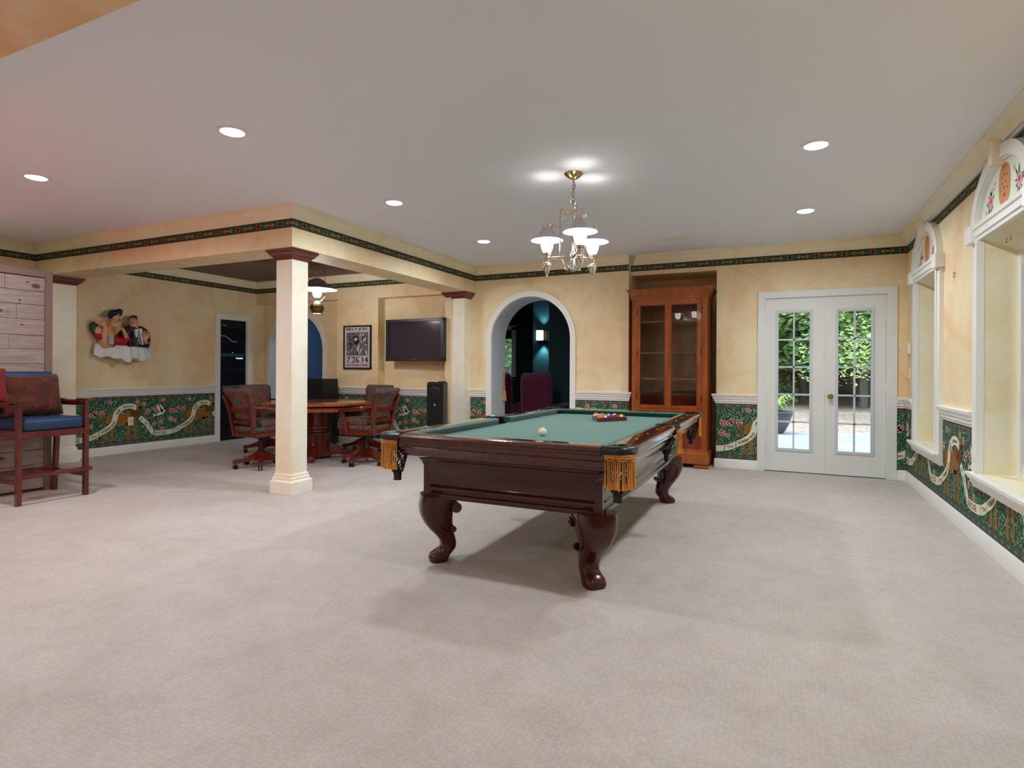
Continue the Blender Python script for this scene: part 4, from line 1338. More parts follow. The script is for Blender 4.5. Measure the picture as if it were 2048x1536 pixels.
for d, z in [(0, 2.075), (.010, 2.080), (.012, 2.100), (.022, 2.108), (.024, 2.122), (.020, 2.128), (.026, 2.150), (.042, 2.172), (.050, 2.178), (.052, 2.190), (.060, 2.194), (.060, 2.206), (.052, 2.210)]:
    rings.append([(-1.73+1.27-d, -.012-d, z), (-.81+1.27+d, -.012-d, z), (-.81+1.27+d, D, z), (-1.73+1.27-d, D, z)])
mb.loft(rings, CHERRY); mb.obj('cornice', cb, smooth=30)
mb = MB()
rings = []
for d, z in [(0, .205), (.006, .200), (.022, .180), (.024, .172), (.024, .060), (.020, .052)]:
    rings.append([(-1.73+1.27-d, -.012-d, z), (-.81+1.27+d, -.012-d, z), (-.81+1.27+d, D, z), (-1.73+1.27-d, D, z)])
mb.loft(rings, CHERRY); mb.obj('plinth', cb, smooth=30)
for (x, y) in ((-1.66, .05), (-.88, .05), (-1.66, D-.07), (-.88, D-.07)):
    mb = MB()
    rings = []
    for d, z in [(-.01, .054), (-.01, .046), (.004, .040), (.012, .030), (.012, .014), (.006, .004), (-.004, .0005)]:
        h = .070+d; rings.append([(x+1.27-h, y-h, z), (x+1.27+h, y-h, z), (x+1.27+h, y+h, z), (x+1.27-h, y+h, z)])
    mb.loft(rings, CHERRY); mb.obj('foot', cb, smooth=40)
CG = _glass(); CG.name = 'cabinet_glass'
for (x0, x1, g0, g1, kx) in ((-1.664, -1.2715, -1.626, -1.317, None), (-1.2695, -.876, -1.242, -.932, -1.256)):
    mb = MB()
    CB(mb, x0, g0, -.020, .004, .722, 2.054, CHERRY, .002); CB(mb, g1, x1, -.020, .004, .722, 2.054, CHERRY, .002)
    CB(mb, g0, g1, -.020, .004, .722, .755, CHERRY); CB(mb, g0, g1, -.020, .004, 2.008, 2.054, CHERRY)
    dd = mb.obj('door', cb, smooth=0)
    mb = MB()
    for (a, b, c, e_) in ((g0, g0+.007, .755, 2.008), (g1-.007, g1, .755, 2.008), (g0, g1, .755, .762), (g0, g1, 2.001, 2.008)): CB(mb, a, b, -.023, -.012, c, e_, CHERRYD)
    mb.obj('glazing_bead', dd, smooth=0)
    mb = MB(); CB(mb, g0, g1, -.010, -.007, .755, 2.008, CG); mb.obj('glass_pane', dd, smooth=0)
    hx = x0+.004 if kx is None else x1-.004
    for z in (.86, 1.40, 1.93):
        mb = MB(); mb.cyl((hx+1.27, -.022, z-.035), (hx+1.27, -.022, z+.035), .005, BLACKM, 8)
        mb.sphere((hx+1.27, -.022, z+.038), .006, BLACKM, 8); mb.sphere((hx+1.27, -.022, z-.038), .006, BLACKM, 8)
        mb.obj('hinge', dd)
    if kx:
        mb = MB(); mb.cyl((kx+1.27, -.021, 1.40), (kx+1.27, -.025, 1.40), .008, BRASS, 12); mb.box(kx+1.27-.0015, kx+1.27+.0015, -.0262, -.024, 1.392, 1.404, BLACKP); mb.obj('escutcheon', dd)
for z in (1.092, 1.418, 1.811):
    mb = MB(); CB(mb, -1.71, -.83, .03, D-.02, z-.018, z, CHERRY); mb.obj('shelf', cb, smooth=0)
for (z0, z1) in ((.471, .679), (.236, .444)):
    mb = MB(); CB(mb, -1.664, -.876, -.010, .30, z0, z1, CHERRY, .002)
    dr = mb.obj('drawer', cb, smooth=0)
    mb = MB(); CB(mb, -1.655+.01, -.885-.01, -.016, -.006, z0+.016, z1-.016, CHERRYD, .004); mb.obj('drawer_panel', dr, smooth=0)
    mb = MB(); CB(mb, -1.656, -.884, -.013, -.0095, z0+.003, z1-.003, CHERRYD); mb.obj('drawer_edge', dr, smooth=0)
# ================================================================== WOODEN BOOTH, TALL CHAIR
def _pine():
    m = mat('washed_pine', '#a8948a', .6)
    v = coords(m, (1, .7, 7))
    n1 = noise(m, v, 1.6, 6, .65, 2.2)
    n2 = noise(m, coords(m, (1, .5, 30)), 3, 3, .6, .6)
    c = ramp(m, n1, [(.3, '#6c5f5b'), (.45, '#8e7f78'), (.6, '#a08e85'), (.75, '#a8958a')])
    d = ramp(m, n2, [(.35, '#776963'), (.6, '#a7968c')])
    L(m, mixc(m, .35, c, d), bsdf(m).inputs['Base Color'])
    return m
PINE = _pine()
PINEF = mat('mauve_stained_frame', '#7d645d', .6)
KNOT = mat('pine_knot', '#6a3a2c', .7)
bo = empty('wooden_booth', (-6.9, 2.1, 0), 0, 'tall whitewashed pine plank booth standing behind the tall chair', 'booth')
def BO(mb, x0, x1, y0, y1, z0, z1, m, bev=0): mb.box(x0+6.9, x1+6.9, y0-2.1, y1-2.1, z0, z1, m, bev)
mb = MB()
z = .03; k = 0; rnd = random.Random(3)
hs = [.10, .13, .14, .12, .15, .13, .14, .145, .13, .14, .13, .15, .14, .13, .135, .14]
for h_ in hs:
    if z >= 2.03: break
    z1 = min(z+h_, 2.045)
    y = 1.25; br = [1.25, rnd.uniform(1.9, 2.2), 3.135] if k % 2 else [1.25, rnd.uniform(2.6, 2.95), 3.135]
    for a, b in zip(br, br[1:]):
        off = rnd.uniform(-.002, .003)
        BO(mb, -6.47, -6.428+off, a+.001, b-.001, z+.0015, z1-.0015, PINE, .002)
    z = z1; k += 1
mb.obj('planking', bo, smooth=0)
mb = MB()
for (y, z, r) in ((3.06, 1.955, .035), (2.93, 1.81, .012), (2.78, 1.70, .022), (2.95, 1.58, .013), (2.53, 1.36, .03), (2.7, 1.245, .010), (2.95, .55, .03), (2.8, .35, .025), (2.99, 1.985, .012), (2.93, 1.78, .010)):
    mb.lathe([(0, .0005), (r*.5, .0008), (r, 0)], KNOT, n=12, M=Matrix.Translation((-6.4235+6.9, y-2.1, z)) @ Matrix.Rotation(R(90), 4, 'Y') @ Matrix.Diagonal((.6, 1, 1, 1)))
mb.obj('knots', bo, smooth=0)
mb = MB(); BO(mb, -6.49, -6.415, 3.135, 3.195, 0, 2.112, PINEF, .003); mb.obj('corner_stile', bo)
mb = MB(); BO(mb, -6.49, -6.415, 1.19, 3.135, 2.045, 2.112, PINEF, .003); mb.obj('top_rail', bo)
mb = MB(); BO(mb, -7.45, -6.49, 1.2, 3.19, .0, 2.10, PINEF); mb.obj('booth_body', bo, smooth=0)

stx, sty = -6.11, 2.935
st = empty('tall_chair', (stx, sty, 0), 0, 'tall cherry spectator chair with navy vinyl seat in front of the wooden booth', 'chair')
def SB(x0, x1, y0, y1, z0, z1, m, nm, bev=.004, par=st):
    mb = MB(); mb.box(x0, x1, y0, y1, z0, z1, m, bev); return mb.obj(nm, par, smooth=30)
FX, BXX = .24, -.225
YL, YR = -.262, .262
for y in (YL, YR):
    mb = MB()
    mb.loft([[(FX-.02, y-.018, z), (FX+.02, y-.018, z), (FX+.02, y+.018, z), (FX-.02, y+.018, z)] for z in (0, .88)], STOOLW); mb.obj('leg', st, smooth=30)
    mb = MB()
    mb.loft([[(BXX-.022+dx, y-.018, z), (BXX+.022+dx, y-.018, z), (BXX+.022+dx, y+.018, z), (BXX-.022+dx, y+.018, z)] for dx, z in ((-.045, 0), (-.015, .4), (0, .60), (-.02, .85), (-.065, 1.10), (-.07, 1.118))], STOOLW); mb.obj('leg', st, smooth=30)
    # armrest, scooped and flared at the front
    s = 1 if y > 0 else -1
    mb = MB(); rings = []
    for x, w_, z, t in ((-.245, .026, .885, .026), (-.12, .030, .893, .026), (.02, .034, .880, .022), (.14, .040, .885, .022), (.25, .046, .898, .020), (.31, .040, .898, .018), (.325, .028, .897, .014)):
        rings.append([(x, y-w_, z-t), (x, y+w_, z-t), (x, y+w_, z), (x, y+w_*.4, z+.004), (x, y-w_*.4, z+.004), (x, y-w_, z)])
    mb.loft(rings, STOOLW); mb.obj('armrest', st, smooth=40)
    SB(-.20, .22, y-.014, y+.014, .575, .635, STOOLW, 'side_rail')
    SB(-.22, .22, y-.012, y+.012, .175, .215, STOOLW, 'side_stretcher')
    mb = MB(); mb.box(-.215, .225, y-.010, y+.010, .83, .862, STOOLW, .003); mb.obj('arm_support', st)
SB(.222, .258, YL+.018, YR-.018, .570, .628, STOOLW, 'front_rail')
SB(-.235, -.205, YL+.018, YR-.018, .575, .628, STOOLW, 'back_rail')
mb = MB(); mb.loft([[(x, YL-.030, z), (x, YR+.030, z), (x2, YR+.030, z2), (x2, YL-.030, z2)] for x, z, x2, z2 in ()] or [[(FX+.018, YL-.03, .225), (FX+.050, YL-.03, .232), (FX+.052, YL-.03, .262), (FX+.016, YL-.03, .270)], [(FX+.018, YR+.03, .225), (FX+.050, YR+.03, .232), (FX+.052, YR+.03, .262), (FX+.016, YR+.03, .270)]], STOOLW)
mb.obj('footrest', st, smooth=30)
SB(-.255, -.235, YL+.018, YR-.018, .20, .24, STOOLW, 'back_stretcher')
mb = MB(); mb.box(-.22, .262, YL+.020, YR-.020, .628, .738, BLUEL, .032, seg=4); mb.obj('seat_cushion', st, smooth=60)
mb = MB(); T = Matrix.Translation((-.245, 0, .93)) @ Matrix.Rotation(R(-9), 4, 'Y')
mb.box(-.03, .03, YL+.022, YR-.022, -.17, .215, BLUEL, .022, M=T, seg=3); mb.obj('back_cushion', st, smooth=60)
# velvet pillows on the seat
def pillow(name, w_, h_, t, m, M, label):
    mb = MB(); n = 12; top = []; bot = []
    bm = bmesh.new()
    G = {}
    rnd = random.Random(len(name)+int(w_*100))
    for s in (1, -1):
        for i in range(n+1):
            for j in range(n+1):
                u, v = i/n*2-1, j/n*2-1
                edge = i in (0, n) or j in (0, n)
                if edge and s == -1: continue
                pu = u*(1-.07*(1-abs(v))**1.0) if True else u
                pv = v*(1-.07*(1-abs(u)))
                h = t*((1-u**4)*(1-v**4))**.6
                h += .010*math.sin(7*v+3*u)*(1-u*u)*(1-v*v)+.006*math.sin(15*v+4*u*u)*(1-u*u)
                G[(s, i, j)] = bm.verts.new((pu*w_/2, pv*h_/2, s*max(h, 0)*.5))
    for s in (1, -1):
        for i in range(n):
            for j in range(n):
                def g(a, b):
                    return G.get((s, a, b)) or G[(1, a, b)]
                q = [g(i, j), g(i+1, j), g(i+1, j+1), g(i, j+1)]
                bm.faces.new(q if s == 1 else q[::-1])
    mb.merge(bm, m, M)
    o = mb.obj(name, smooth=80, subsurf=1)
    tag(o, label, 'pillow')
    return o
Mp = Matrix.Translation((stx-.11, sty+.0, .925)) @ Matrix.Rotation(R(-14), 4, 'Y') @ Matrix.Rotation(R(90), 4, 'X') @ Matrix.Rotation(R(90), 4, 'Y')
pillow('throw_pillow', .50, .40, .14, BROWNC, Mp, 'brown velvet pillow leaning on the back of the tall chair')
Mp = Matrix.Translation((stx-.075, sty-.375, 1.02)) @ Matrix.Rotation(R(-12), 4, 'Z') @ Matrix.Rotation(R(-18), 4, 'Y') @ Matrix.Rotation(R(90), 4, 'X') @ Matrix.Rotation(R(90), 4, 'Y')
pillow('throw_pillow', .34, .34, .11, REDC, Mp, 'red velvet pillow squeezed against the near arm of the tall chair')

# ================================================================== ALCOVE: card table and swivel chairs
TX, TY = -5.62, 5.90
tb = empty('card_table', (TX, TY, 0), 0, 'octagonal cherry wood card table on a drum pedestal under the lantern pendant', 'table')
def octa(r, rot=22.5): return [(r*math.cos(R(rot+45*k)), r*math.sin(R(rot+45*k))) for k in range(8)]
mb = MB()
mb.loft([[(x, y, z) for x, y in octa(r)] for r, z in ((.66, .712), (.715, .715), (.725, .722), (.725, .742), (.718, .750), (.70, .753))], TABLEW); mb.obj('tabletop', tb, smooth=30)
mb = MB(); mb.loft([[(x, y, z) for x, y in octa(r)] for r, z in ((.60, .640), (.655, .642), (.662, .650), (.662, .690), (.655, .698), (.60, .70))], TABLEW); mb.obj('apron', tb, smooth=30)
mb = MB(); mb.lathe([(.0, .64), (.16, .64), (.165, .60), (.165, .44), (.178, .43), (.178, .40), (.165, .395), (.172, .385), (.172, .355), (.160, .35), (.172, .34), (.172, .31), (.165, .30), (.165, .07), (.19, .055), (.19, .03), (0, .03)], CHAIRW, n=32); mb.obj('pedestal', tb)
for k in range(4):
    a = R(-55+90*k); d = Vector((math.cos(a), math.sin(a), 0)); p = Vector((-d.y, d.x, 0))
    mb = MB(); rings = []
    for r, z0, z1, w_ in ((.15, .05, .22, .04), (.24, .045, .17, .04), (.34, .04, .11, .038), (.42, .035, .09, .036), (.47, .03, .075, .034)):
        rings.append([tuple(d*r+p*w_+Vector((0, 0, z0))), tuple(d*r-p*w_+Vector((0, 0, z0))), tuple(d*r-p*w_+Vector((0, 0, z1))), tuple(d*r+p*w_+Vector((0, 0, z1)))])
    mb.loft(rings, CHAIRW)
    mb.sphere(tuple(d*.48+Vector((0, 0, .05))), .048, CHAIRW, 14)
    mb.obj('foot', tb, smooth=40)

def swivel_chair(loc, rz, label):
    """faces +x"""
    t = empty('swivel_chair', loc, rz, label, 'chair', 'tapestry swivel chairs around the card table')
    for k in range(5):
        a = 2*PI*k/5+.3; d = Vector((math.cos(a), math.sin(a), 0)); p = Vector((-d.y, d.x, 0))
        mb = MB(); rings = []
        for r, z0, z1, w_ in ((.03, .085, .20, .030), (.10, .085, .175, .030), (.17, .080, .135, .028), (.24, .070, .110, .028), (.305, .062, .105, .028), (.315, .068, .098, .024)):
            rings.append([tuple(d*r+p*w_+Vector((0, 0, z0))), tuple(d*r-p*w_+Vector((0, 0, z0))), tuple(d*r-p*w_+Vector((0, 0, z1))), tuple(d*r+p*w_+Vector((0, 0, z1)))])
        mb.loft(rings, CHAIRW); lg = mb.obj('base_leg', t, smooth=30)
        mb = MB()
        c = d*.285
        for s in (-1, 1):
            q = c + p*.014*s
            mb.cyl(q+p*.009*s+Vector((0, 0, .027)), q-p*.006*s+Vector((0, 0, .027)), .027, BLACKP, 14)
        mb.box(c.x-.014, c.x+.014, c.y-.014, c.y+.014, .038, .064, BRASS, .004)
        mb.obj('caster', lg)
    mb = MB(); mb.lathe([(0, .08), (.036, .08), (.036, .20), (.030, .21), (.030, .33), (.052, .345), (.060, .38), (0, .38)], BLACKM, n=18); mb.obj('swivel_post', t)
    mb = MB(); mb.box(-.235, .245, -.235, .235, .378, .440, CHAIRW, .012); mb.obj('seat_frame', t)
    mb = MB()
    mb.box(-.225, .255, -.232, .232, .440, .500, TAPE, .02, seg=2)
    mb.box(-.16, .27, -.225, .225, .490, .580, TAPE, .035, seg=3)
    sc_ = mb.obj('seat_cushion', t, smooth=60)
    mb = MB()
    for k in range(26):
        y = -.225+.45*k/25
        for x in (.247, -.237): mb.sphere((x, y, .446), .005, BRASS, 6)
        xx = -.23+.47*k/25
        for s in (-1, 1): mb.sphere((xx, s*.236, .446), .005, BRASS, 6)
    mb.obj('nailheads', sc_, smooth=60)
    # back posts raked backwards and outwards
    for s in (-1, 1):
        mb = MB(); rings = []
        for x, y, z in ((-.215, .185, .385), (-.235, .192, .50), (-.250, .202, .62), (-.275, .222, .75), (-.315, .243, .87)):
            rings.append([(x-.024, s*(y-.020), z), (x+.024, s*(y-.020), z), (x+.024, s*(y+.020), z), (x-.024, s*(y+.020), z)])
        mb.loft(rings, CHAIRW); mb.obj('back_post', t, smooth=30)
        mb = MB()
        pts = [(-.27, s*.222, .735), (-.15, s*.262, .728), (.0, s*.285, .715), (.12, s*.282, .695), (.19, s*.272, .672), (.205, s*.268, .640)]
        cc_ = catmull(pts, 4); rings = []
        for i, p in enumerate(cc_):
            rings.append([(p[0], p[1]-.028, p[2]-.012), (p[0], p[1]+.028, p[2]-.012), (p[0], p[1]+.026, p[2]+.012), (p[0], p[1]-.026, p[2]+.012)])
        mb.loft(rings, CHAIRW); ar = mb.obj('armrest', t, smooth=40)
        mb = MB(); rings = []
        for x, y, z in ((.10, .235, .385), (.115, .262, .50), (.14, .278, .60), (.155, .28, .69)):
            rings.append([(x-.024, s*(y-.014), z), (x+.024, s*(y-.014), z), (x+.024, s*(y+.014), z), (x-.024, s*(y+.014), z)])
        mb.loft(rings, CHAIRW); mb.obj('arm_post', ar, smooth=30)
    mb = MB()
    for (x, z, h, w_) in ((-.262, .695, .055, .20), (-.240, .555, .045, .185)):
        mb.box(x-.010, x+.010, -w_, w_, z-h/2, z+h/2, CHAIRW, .004)
    mb.obj('back_slats', t)
    mb = MB(); rings = []
    for z, x, w_, d_ in ((.585, -.205, .155, .030), (.60, -.205, .175, .042), (.68, -.215, .185, .045), (.76, -.235, .195, .045), (.83, -.258, .222, .052), (.88, -.285, .250, .066), (.92, -.305, .256, .064), (.945, -.315, .245, .045), (.952, -.318, .225, .022)):
        rr = []
        for k in range(16):
            a = 2*PI*k/16; c, s = math.cos(a), math.sin(a)
            rr.append((x+d_*math.copysign(abs(c)**.8, c), w_*math.copysign(abs(s)**.45, s), z))
        rings.append(rr)
    mb.loft(rings, TAPE); mb.obj('back_cushion', t, smooth=60)
    return t
swivel_chair((-4.72, 5.80, 0), R(183), 'tapestry swivel chair closest to the pool table, its back to the beam side')
swivel_chair((-5.68, 5.03, 0), R(84), 'tapestry swivel chair left of the free column, its slatted back to the room')
swivel_chair((-6.62, 5.98, 0), R(-5), 'tapestry swivel chair on the far side of the table near the equipment closet')
swivel_chair((-5.46, 6.68, 0), R(-95), 'tapestry swivel chair on the far side of the table below the television')

# pendant lantern
PX, PY = -5.62, 5.88
pe = empty('lantern_pendant', (PX, PY, H), 0, 'brass lantern pendant with flared metal shade hanging over the card table', 'pendant light')
PEW = mat('pewter_shade', '#84868f', .35, spec=.7)
mb = MB(); mb.lathe([(0, -.012), (.07, -.012), (.068, -.022), (.03, -.040), (.008, -.05), (0, -.05)], BRASS, n=24); mb.obj('canopy', pe)
mb = MB(); mb.cyl((0, 0, -.05), (0, 0, -.21), .004, BRASS, 8); mb.obj('stem', pe)
mb = MB()
for s in (-1, 1):
    mb.tube(catmull([(0, 0, -.252), (s*.03, s*.012, -.262), (s*.05, s*.02, -.232), (s*.085, s*.035, -.240), (s*.098, s*.04, -.29), (s*.098, s*.04, -.37), (s*.098, s*.04, -.42)], 4), .0035, BRASS, 6)
mb.cyl((0, 0, -.25), (0, 0, -.355), .005, BRASS, 8)
mb.obj('crown', pe)
mb = MB(); mb.lathe([(.022, -.350), (.050, -.356), (.055, -.362), (.10, -.385), (.125, -.415), (.140, -.440), (.20, -.470), (.262, -.496), (.264, -.500), (.20, -.476), (.138, -.446), (.120, -.418), (.09, -.390), (.02, -.360)], PEW, n=40); mb.obj('lamp_shade', pe)
PCH = mat('clear_chimney', '#ffffff', .1, emit='#fffdf8', es=10)
mb = MB(); mb.lathe([(0, -.60), (.040, -.60), (.050, -.58), (.060, -.54), (.060, -.50), (.052, -.46), (.040, -.44), (0, -.44)], PCH, n=24); mb.obj('bulb', pe)
mb = MB()
for s in (-1, 1):
    mb.tube(catmull([(s*.130, s*.05, -.46), (s*.132, s*.052, -.52), (s*.132, s*.052, -.59), (s*.115, s*.044, -.598), (s*.095, s*.036, -.602), (s*.06, s*.024, -.645), (s*.03, s*.012, -.665)], 4), .004, SILVER, 6)
mb.obj('bail', pe)
mb = MB(); mb.lathe([(.02, -.655), (.03, -.665), (.05, -.675), (.075, -.70), (.090, -.735), (.092, -.745), (.094, -.752), (.090, -.760), (.082, -.785), (.064, -.81), (.064, -.822), (.05, -.815), (0, -.81)], mat('bronze_font', '#8a6a48', .3, 1.0), n=32); mb.obj('font', pe)
mb = MB(); mb.lathe([(0, -.816), (.050, -.818), (.0, -.820)], LAMPE, n=24); mb.obj('down_lens', pe)
for c_ in pe.children:
    if not c_.name.startswith(('canopy', 'stem')): c_.location.z = .052
ld = bpy.data.lights.new('lamp', 'POINT'); ld.energy = PEND_W; ld.shadow_soft_size = .05
lo = bpy.data.objects.new('lamp', ld); col.objects.link(lo); lo.parent = pe; lo.location = (0, 0, -.573)

# ================================================================== TV, POSTER, SPEAKERS
tv = empty('television', (-4.96, 7.21, 1.625), 0, 'dark flat television on a wall bracket in the plaster niche', 'television')
TVF = mat('tv_frame', '#2c2c30', .4)
SCR = mat('tv_screen', '#35293a', .12, spec=.6)
Tt = Matrix.Rotation(R(-3), 4, 'Z')
mb = MB()
W2, H2 = .535, .315
for (a, b, c, d_) in ((-W2, -W2+.052, -H2, H2), (W2-.052, W2, -H2, H2), (-W2, W2, -H2, -H2+.055), (-W2, W2, H2-.045, H2)): mb.box(a, b, -.045, .03, c, d_, TVF, .003, M=Tt)
mb.box(-W2+.02, W2-.02, -.02, .035, -H2+.02, H2-.02, BLACKP, M=Tt); mb.obj('frame', tv, smooth=0)
mb = MB(); mb.box(-W2+.05, W2-.05, -.030, -.019, -H2+.053, H2-.043, SCR, M=Tt); mb.obj('screen', tv, smooth=0)
mb = MB(); mb.box(-.035, .035, -.0455, -.0445, -H2+.022, -H2+.030, mat('badge_grey', '#8d8f92', .3, .8), M=Tt); mb.obj('badge', tv, smooth=0)
mb = MB(); mb.box(-.16, .16, .03, .165, -.12, .12, BLACKM, M=Tt); mb.obj('wall_bracket', tv, smooth=0)

po_ = empty('framed_poster', (-6.05, YA-.012, 1.530), 0, 'black framed black and white concert poster on the plaster beside the television', 'poster')
PW, PH = .272, .342
mb = MB()
for (a, b, c, d_) in ((-PW, -PW+.022, -PH, PH), (PW-.022, PW, -PH, PH), (-PW, PW, -PH, -PH+.022), (-PW, PW, PH-.022, PH)): mb.box(a, b, -.018, .012, c, d_, BLACKP, .002)
mb.obj('frame', po_, smooth=0)
PAPER = mat('poster_paper', '#c9c4c8', .6); INKB = mat('poster_ink', '#1e1a1c', .6); INKR = mat('poster_red', '#8c2024', .6); INKG = mat('poster_grey', '#6b6468', .6)
mb = MB(); mb.box(-PW+.015, PW-.015, -.004, .004, -PH+.015, PH-.015, PAPER)
def ptxt(s, cx, cz, w_, h_, m, lay=1):
    vs, fs = text_tris(s, 1.0)
    x0, x1 = min(v.x for v in vs), max(v.x for v in vs); y0, y1 = min(v.y for v in vs), max(v.y for v in vs)
    for dx in (-.0012, .0012):
        for f in fs: mb.face([((vs[i].x-(x0+x1)/2)/(x1-x0)*w_+cx+dx, -.004-.0004*lay-(.0001 if dx > 0 else 0), (vs[i].y-y0)/(y1-y0)*h_+cz) for i in f], m)
for q_ in (-.002, .002, 0): ptxt('BILLY JOEL', q_, .248, .43, .060, INKB, 1+q_*50)
for q_ in (-.003, .003, 0): ptxt('7.26.14', q_, -.245, .42, .092, INKB, 1+q_*50)
for q_ in (-.0015, .0015): ptxt('NATIONALS PARK', q_, -.300, .43, .040, INKR, 1+q_*50)
def pf(P, m, lay): mb.face([(x, -.004-.0004*lay, z) for x, z in P], m)
pf([(-.215, -.135), (.215, -.135), (.215, .235), (-.215, .235)], INKG, 1)
rnd = random.Random(11)
for k in range(70):      # plain splashes of ink standing in for the printed picture
    x, z = rnd.uniform(-.19, .19), rnd.uniform(-.115, .215)
    m = rnd.choice([INKB, PAPER, INKB, PAPER, INKG])
    pf([(max(-.214, min(.214, a)), max(-.134, min(.234, b))) for a, b in blob(x, z, rnd.uniform(.010, .045), rnd.uniform(.004, .016), 7, rnd.uniform(.6, 2.2), .3, k)], m, 2+k*.04)
pf(blob(-.02, .11, .062, .080, 12, .2, .1, 2), INKB, 6); pf(blob(-.03, .125, .030, .030, 9, .2, .2, 2), PAPER, 7)
pf([(-.21, -.160), (.07, -.160), (.07, -.152), (-.21, -.152)], INKB, 2)
mb.obj('print', po_, smooth=0)

sp = empty('floor_speaker', (-4.36, 6.88, 0), R(20), 'tall narrow black floor speaker standing before the leafy wallpaper by the half column', 'speaker')
mb = MB(); mb.box(-.115, .115, -.15, .15, .02, 1.003, SPEAKM, .004); mb.obj('cabinet', sp, smooth=0)
mb = MB(); mb.box(-.13, .13, -.165, .165, 0, .02, BLACKP, .004); mb.obj('base', sp, smooth=0)
mb = MB(); mb.box(-.105, .105, -.162, -.151, .08, .99, mat('speaker_grille', '#101113', .9), .004); mb.obj('grille', sp, smooth=0)
for z, r in ((.88, .075), (.70, .018)):
    mb = MB(); mb.lathe([(0, 0), (r*.4, .002), (r*.9, .004), (r, 0)], BLACKM if r > .05 else CHROME, n=24, M=Matrix.Translation((0, -.162, z)) @ Matrix.Rotation(R(90), 4, 'X')); mb.obj('driver', sp)
mb = MB(); mb.lathe([(0, 1.0035), (.062, 1.0035), (.064, 1.010), (.060, 1.022), (0, 1.024)], BLACKP, (-4.30, 6.90, 0), 24); tag(mb.obj('round_box'), 'small round black box lying on top of the narrow floor speaker', 'box')
mb = MB(); mb.box(-4.46, -4.375, 6.80, 6.87, 1.0035, 1.014, BLACKP, .002); tag(mb.obj('flat_box'), 'small flat black box on the narrow floor speaker beside the round one', 'box')
sp = empty('subwoofer', (-6.58, 6.93, 0), 0, 'wide black speaker cabinet standing behind the card table by the arched doorway', 'speaker')
mb = MB(); mb.box(-.235, .245, -.16, .16, .02, 1.032, SPEAKM, .004); mb.obj('cabinet', sp, smooth=0)
mb = MB(); mb.box(-.225, .235, -.172, -.161, .06, 1.00, mat('speaker_grille', '#101113', .9), .003); mb.obj('grille', sp, smooth=0)
mb = MB(); mb.box(-.20, .21, -.14, .14, 0, .02, BLACKP); mb.obj('base', sp, smooth=0)

# ================================================================== EQUIPMENT RACK in the closet
eq = empty('equipment_rack', (-8.38, 6.76, 0), 0, 'tall black equipment rack filling the white framed closet opening', 'rack')
mb = MB(); mb.box(-.50, .085, -.256, .256, .002, 1.983, mat('rack_black', '#0a0c10', .45)); mb.obj('cabinet', eq, smooth=0)
GREY = mat('rack_grey', '#6f7276', .4, .5)
u = 0
for (z0, z1, y0, y1, m) in ((1.14, 1.17, -.18, .20, None), (.86, .90, -.20, .19, GREY), (.70, .74, -.20, .19, GREY), (1.385, 1.43, -.24, .22, mat('deck_front', '#50626c', .3, .4)), (1.88, 1.91, -.20, -.12, GREY)):
    if m is None: continue
    mb = MB(); mb.box(.084, .094, y0, y1, z0, z1, m, .002); mb.obj('rack_panel', eq, smooth=0)
for (z0, z1) in ((1.44, 1.60), (1.20, 1.37), (.92, 1.13), (.45, .68), (.10, .42), (1.64, 1.86)):
    mb = MB(); mb.box(.084, .090, -.245, .245, z0, z1, mat('deck_black', '#0f1216', .25), .003)
    for k in range(3): mb.cyl((.090, -.15+.12*k, (z0+z1)/2), (.095, -.15+.12*k, (z0+z1)/2), .012, BLACKP, 12)
    mb.obj('rack_unit', eq, smooth=30)
mb = MB()
CY = mat('display_glow', '#7fc4ff', .4, emit='#7fc4ff', es=2.2)
for k in range(4): mb.box(.0905, .092, .06+.035*k, .085+.035*k, 1.345, 1.365, CY)
mb.box(.0945, .0955, -.02, -.01, 1.44, 1.452, CY); mb.obj('display_lights', eq, smooth=0)
mb = MB(); mb.tube(catmull([(.092, -.24, 1.72), (.10, -.16, 1.715), (.10, -.06, 1.66), (.098, .0, 1.63), (.095, .08, 1.635)], 5), .005, mat('cable_white', '#c5cacc', .5), 6); mb.obj('cable', eq)

# ================================================================== THEATER BEYOND THE ARCH
def recliner(loc, label):
    t = empty('theater_seat', loc, 0, label, 'seat', 'burgundy theater seats beyond the arch')
    mb = MB(); rings = []
    for z, y, w_, d_ in ((.10, 0, .27, .10), (.4, -.01, .275, .11), (.8, -.05, .275, .10), (1.0, -.07, .272, .095), (1.09, -.075, .262, .085), (1.13, -.07, .235, .055), (1.14, -.068, .20, .02)):
        rr = []
        for k in range(20):
            a = 2*PI*k/20; c, s = math.cos(a), math.sin(a)
            rr.append((w_*math.copysign(abs(c)**.4, c), y+d_*math.copysign(abs(s)**.6, s), z))
        rings.append(rr)
    mb.loft(rings, BURG); mb.obj('backrest', t, smooth=60)
    for s in (-1, 1):
        mb = MB(); x0, x1 = sorted((s*.275, s*.36)); mb.box(x0, x1, -.02, .62, .02, .62, BURG, .035, seg=3); mb.obj('armrest', t, smooth=60)
    mb = MB(); mb.box(-.27, .27, .08, .62, .05, .48, BURG, .04, seg=3); mb.obj('seat', t, smooth=60)
recliner((-3.72, 9.0, 0), 'burgundy velvet theater seat back closest to the lit teal wall')
recliner((-4.46, 9.0, 0), 'burgundy velvet theater seat back beside the hanging tassel')
so = empty('wall_sconce', (-4.165, 10.30, 1.86), 0, 'small lit wall lantern shining up and down on the teal wall beyond the arch', 'sconce')
mb = MB(); mb.box(-.10, .10, -.012, 0, -.12, .10, BLACKM); mb.box(-.095, .095, -.12, -.012, .085, .10, BLACKM); mb.box(-.095, .095, -.12, -.012, -.12, -.105, BLACKM)
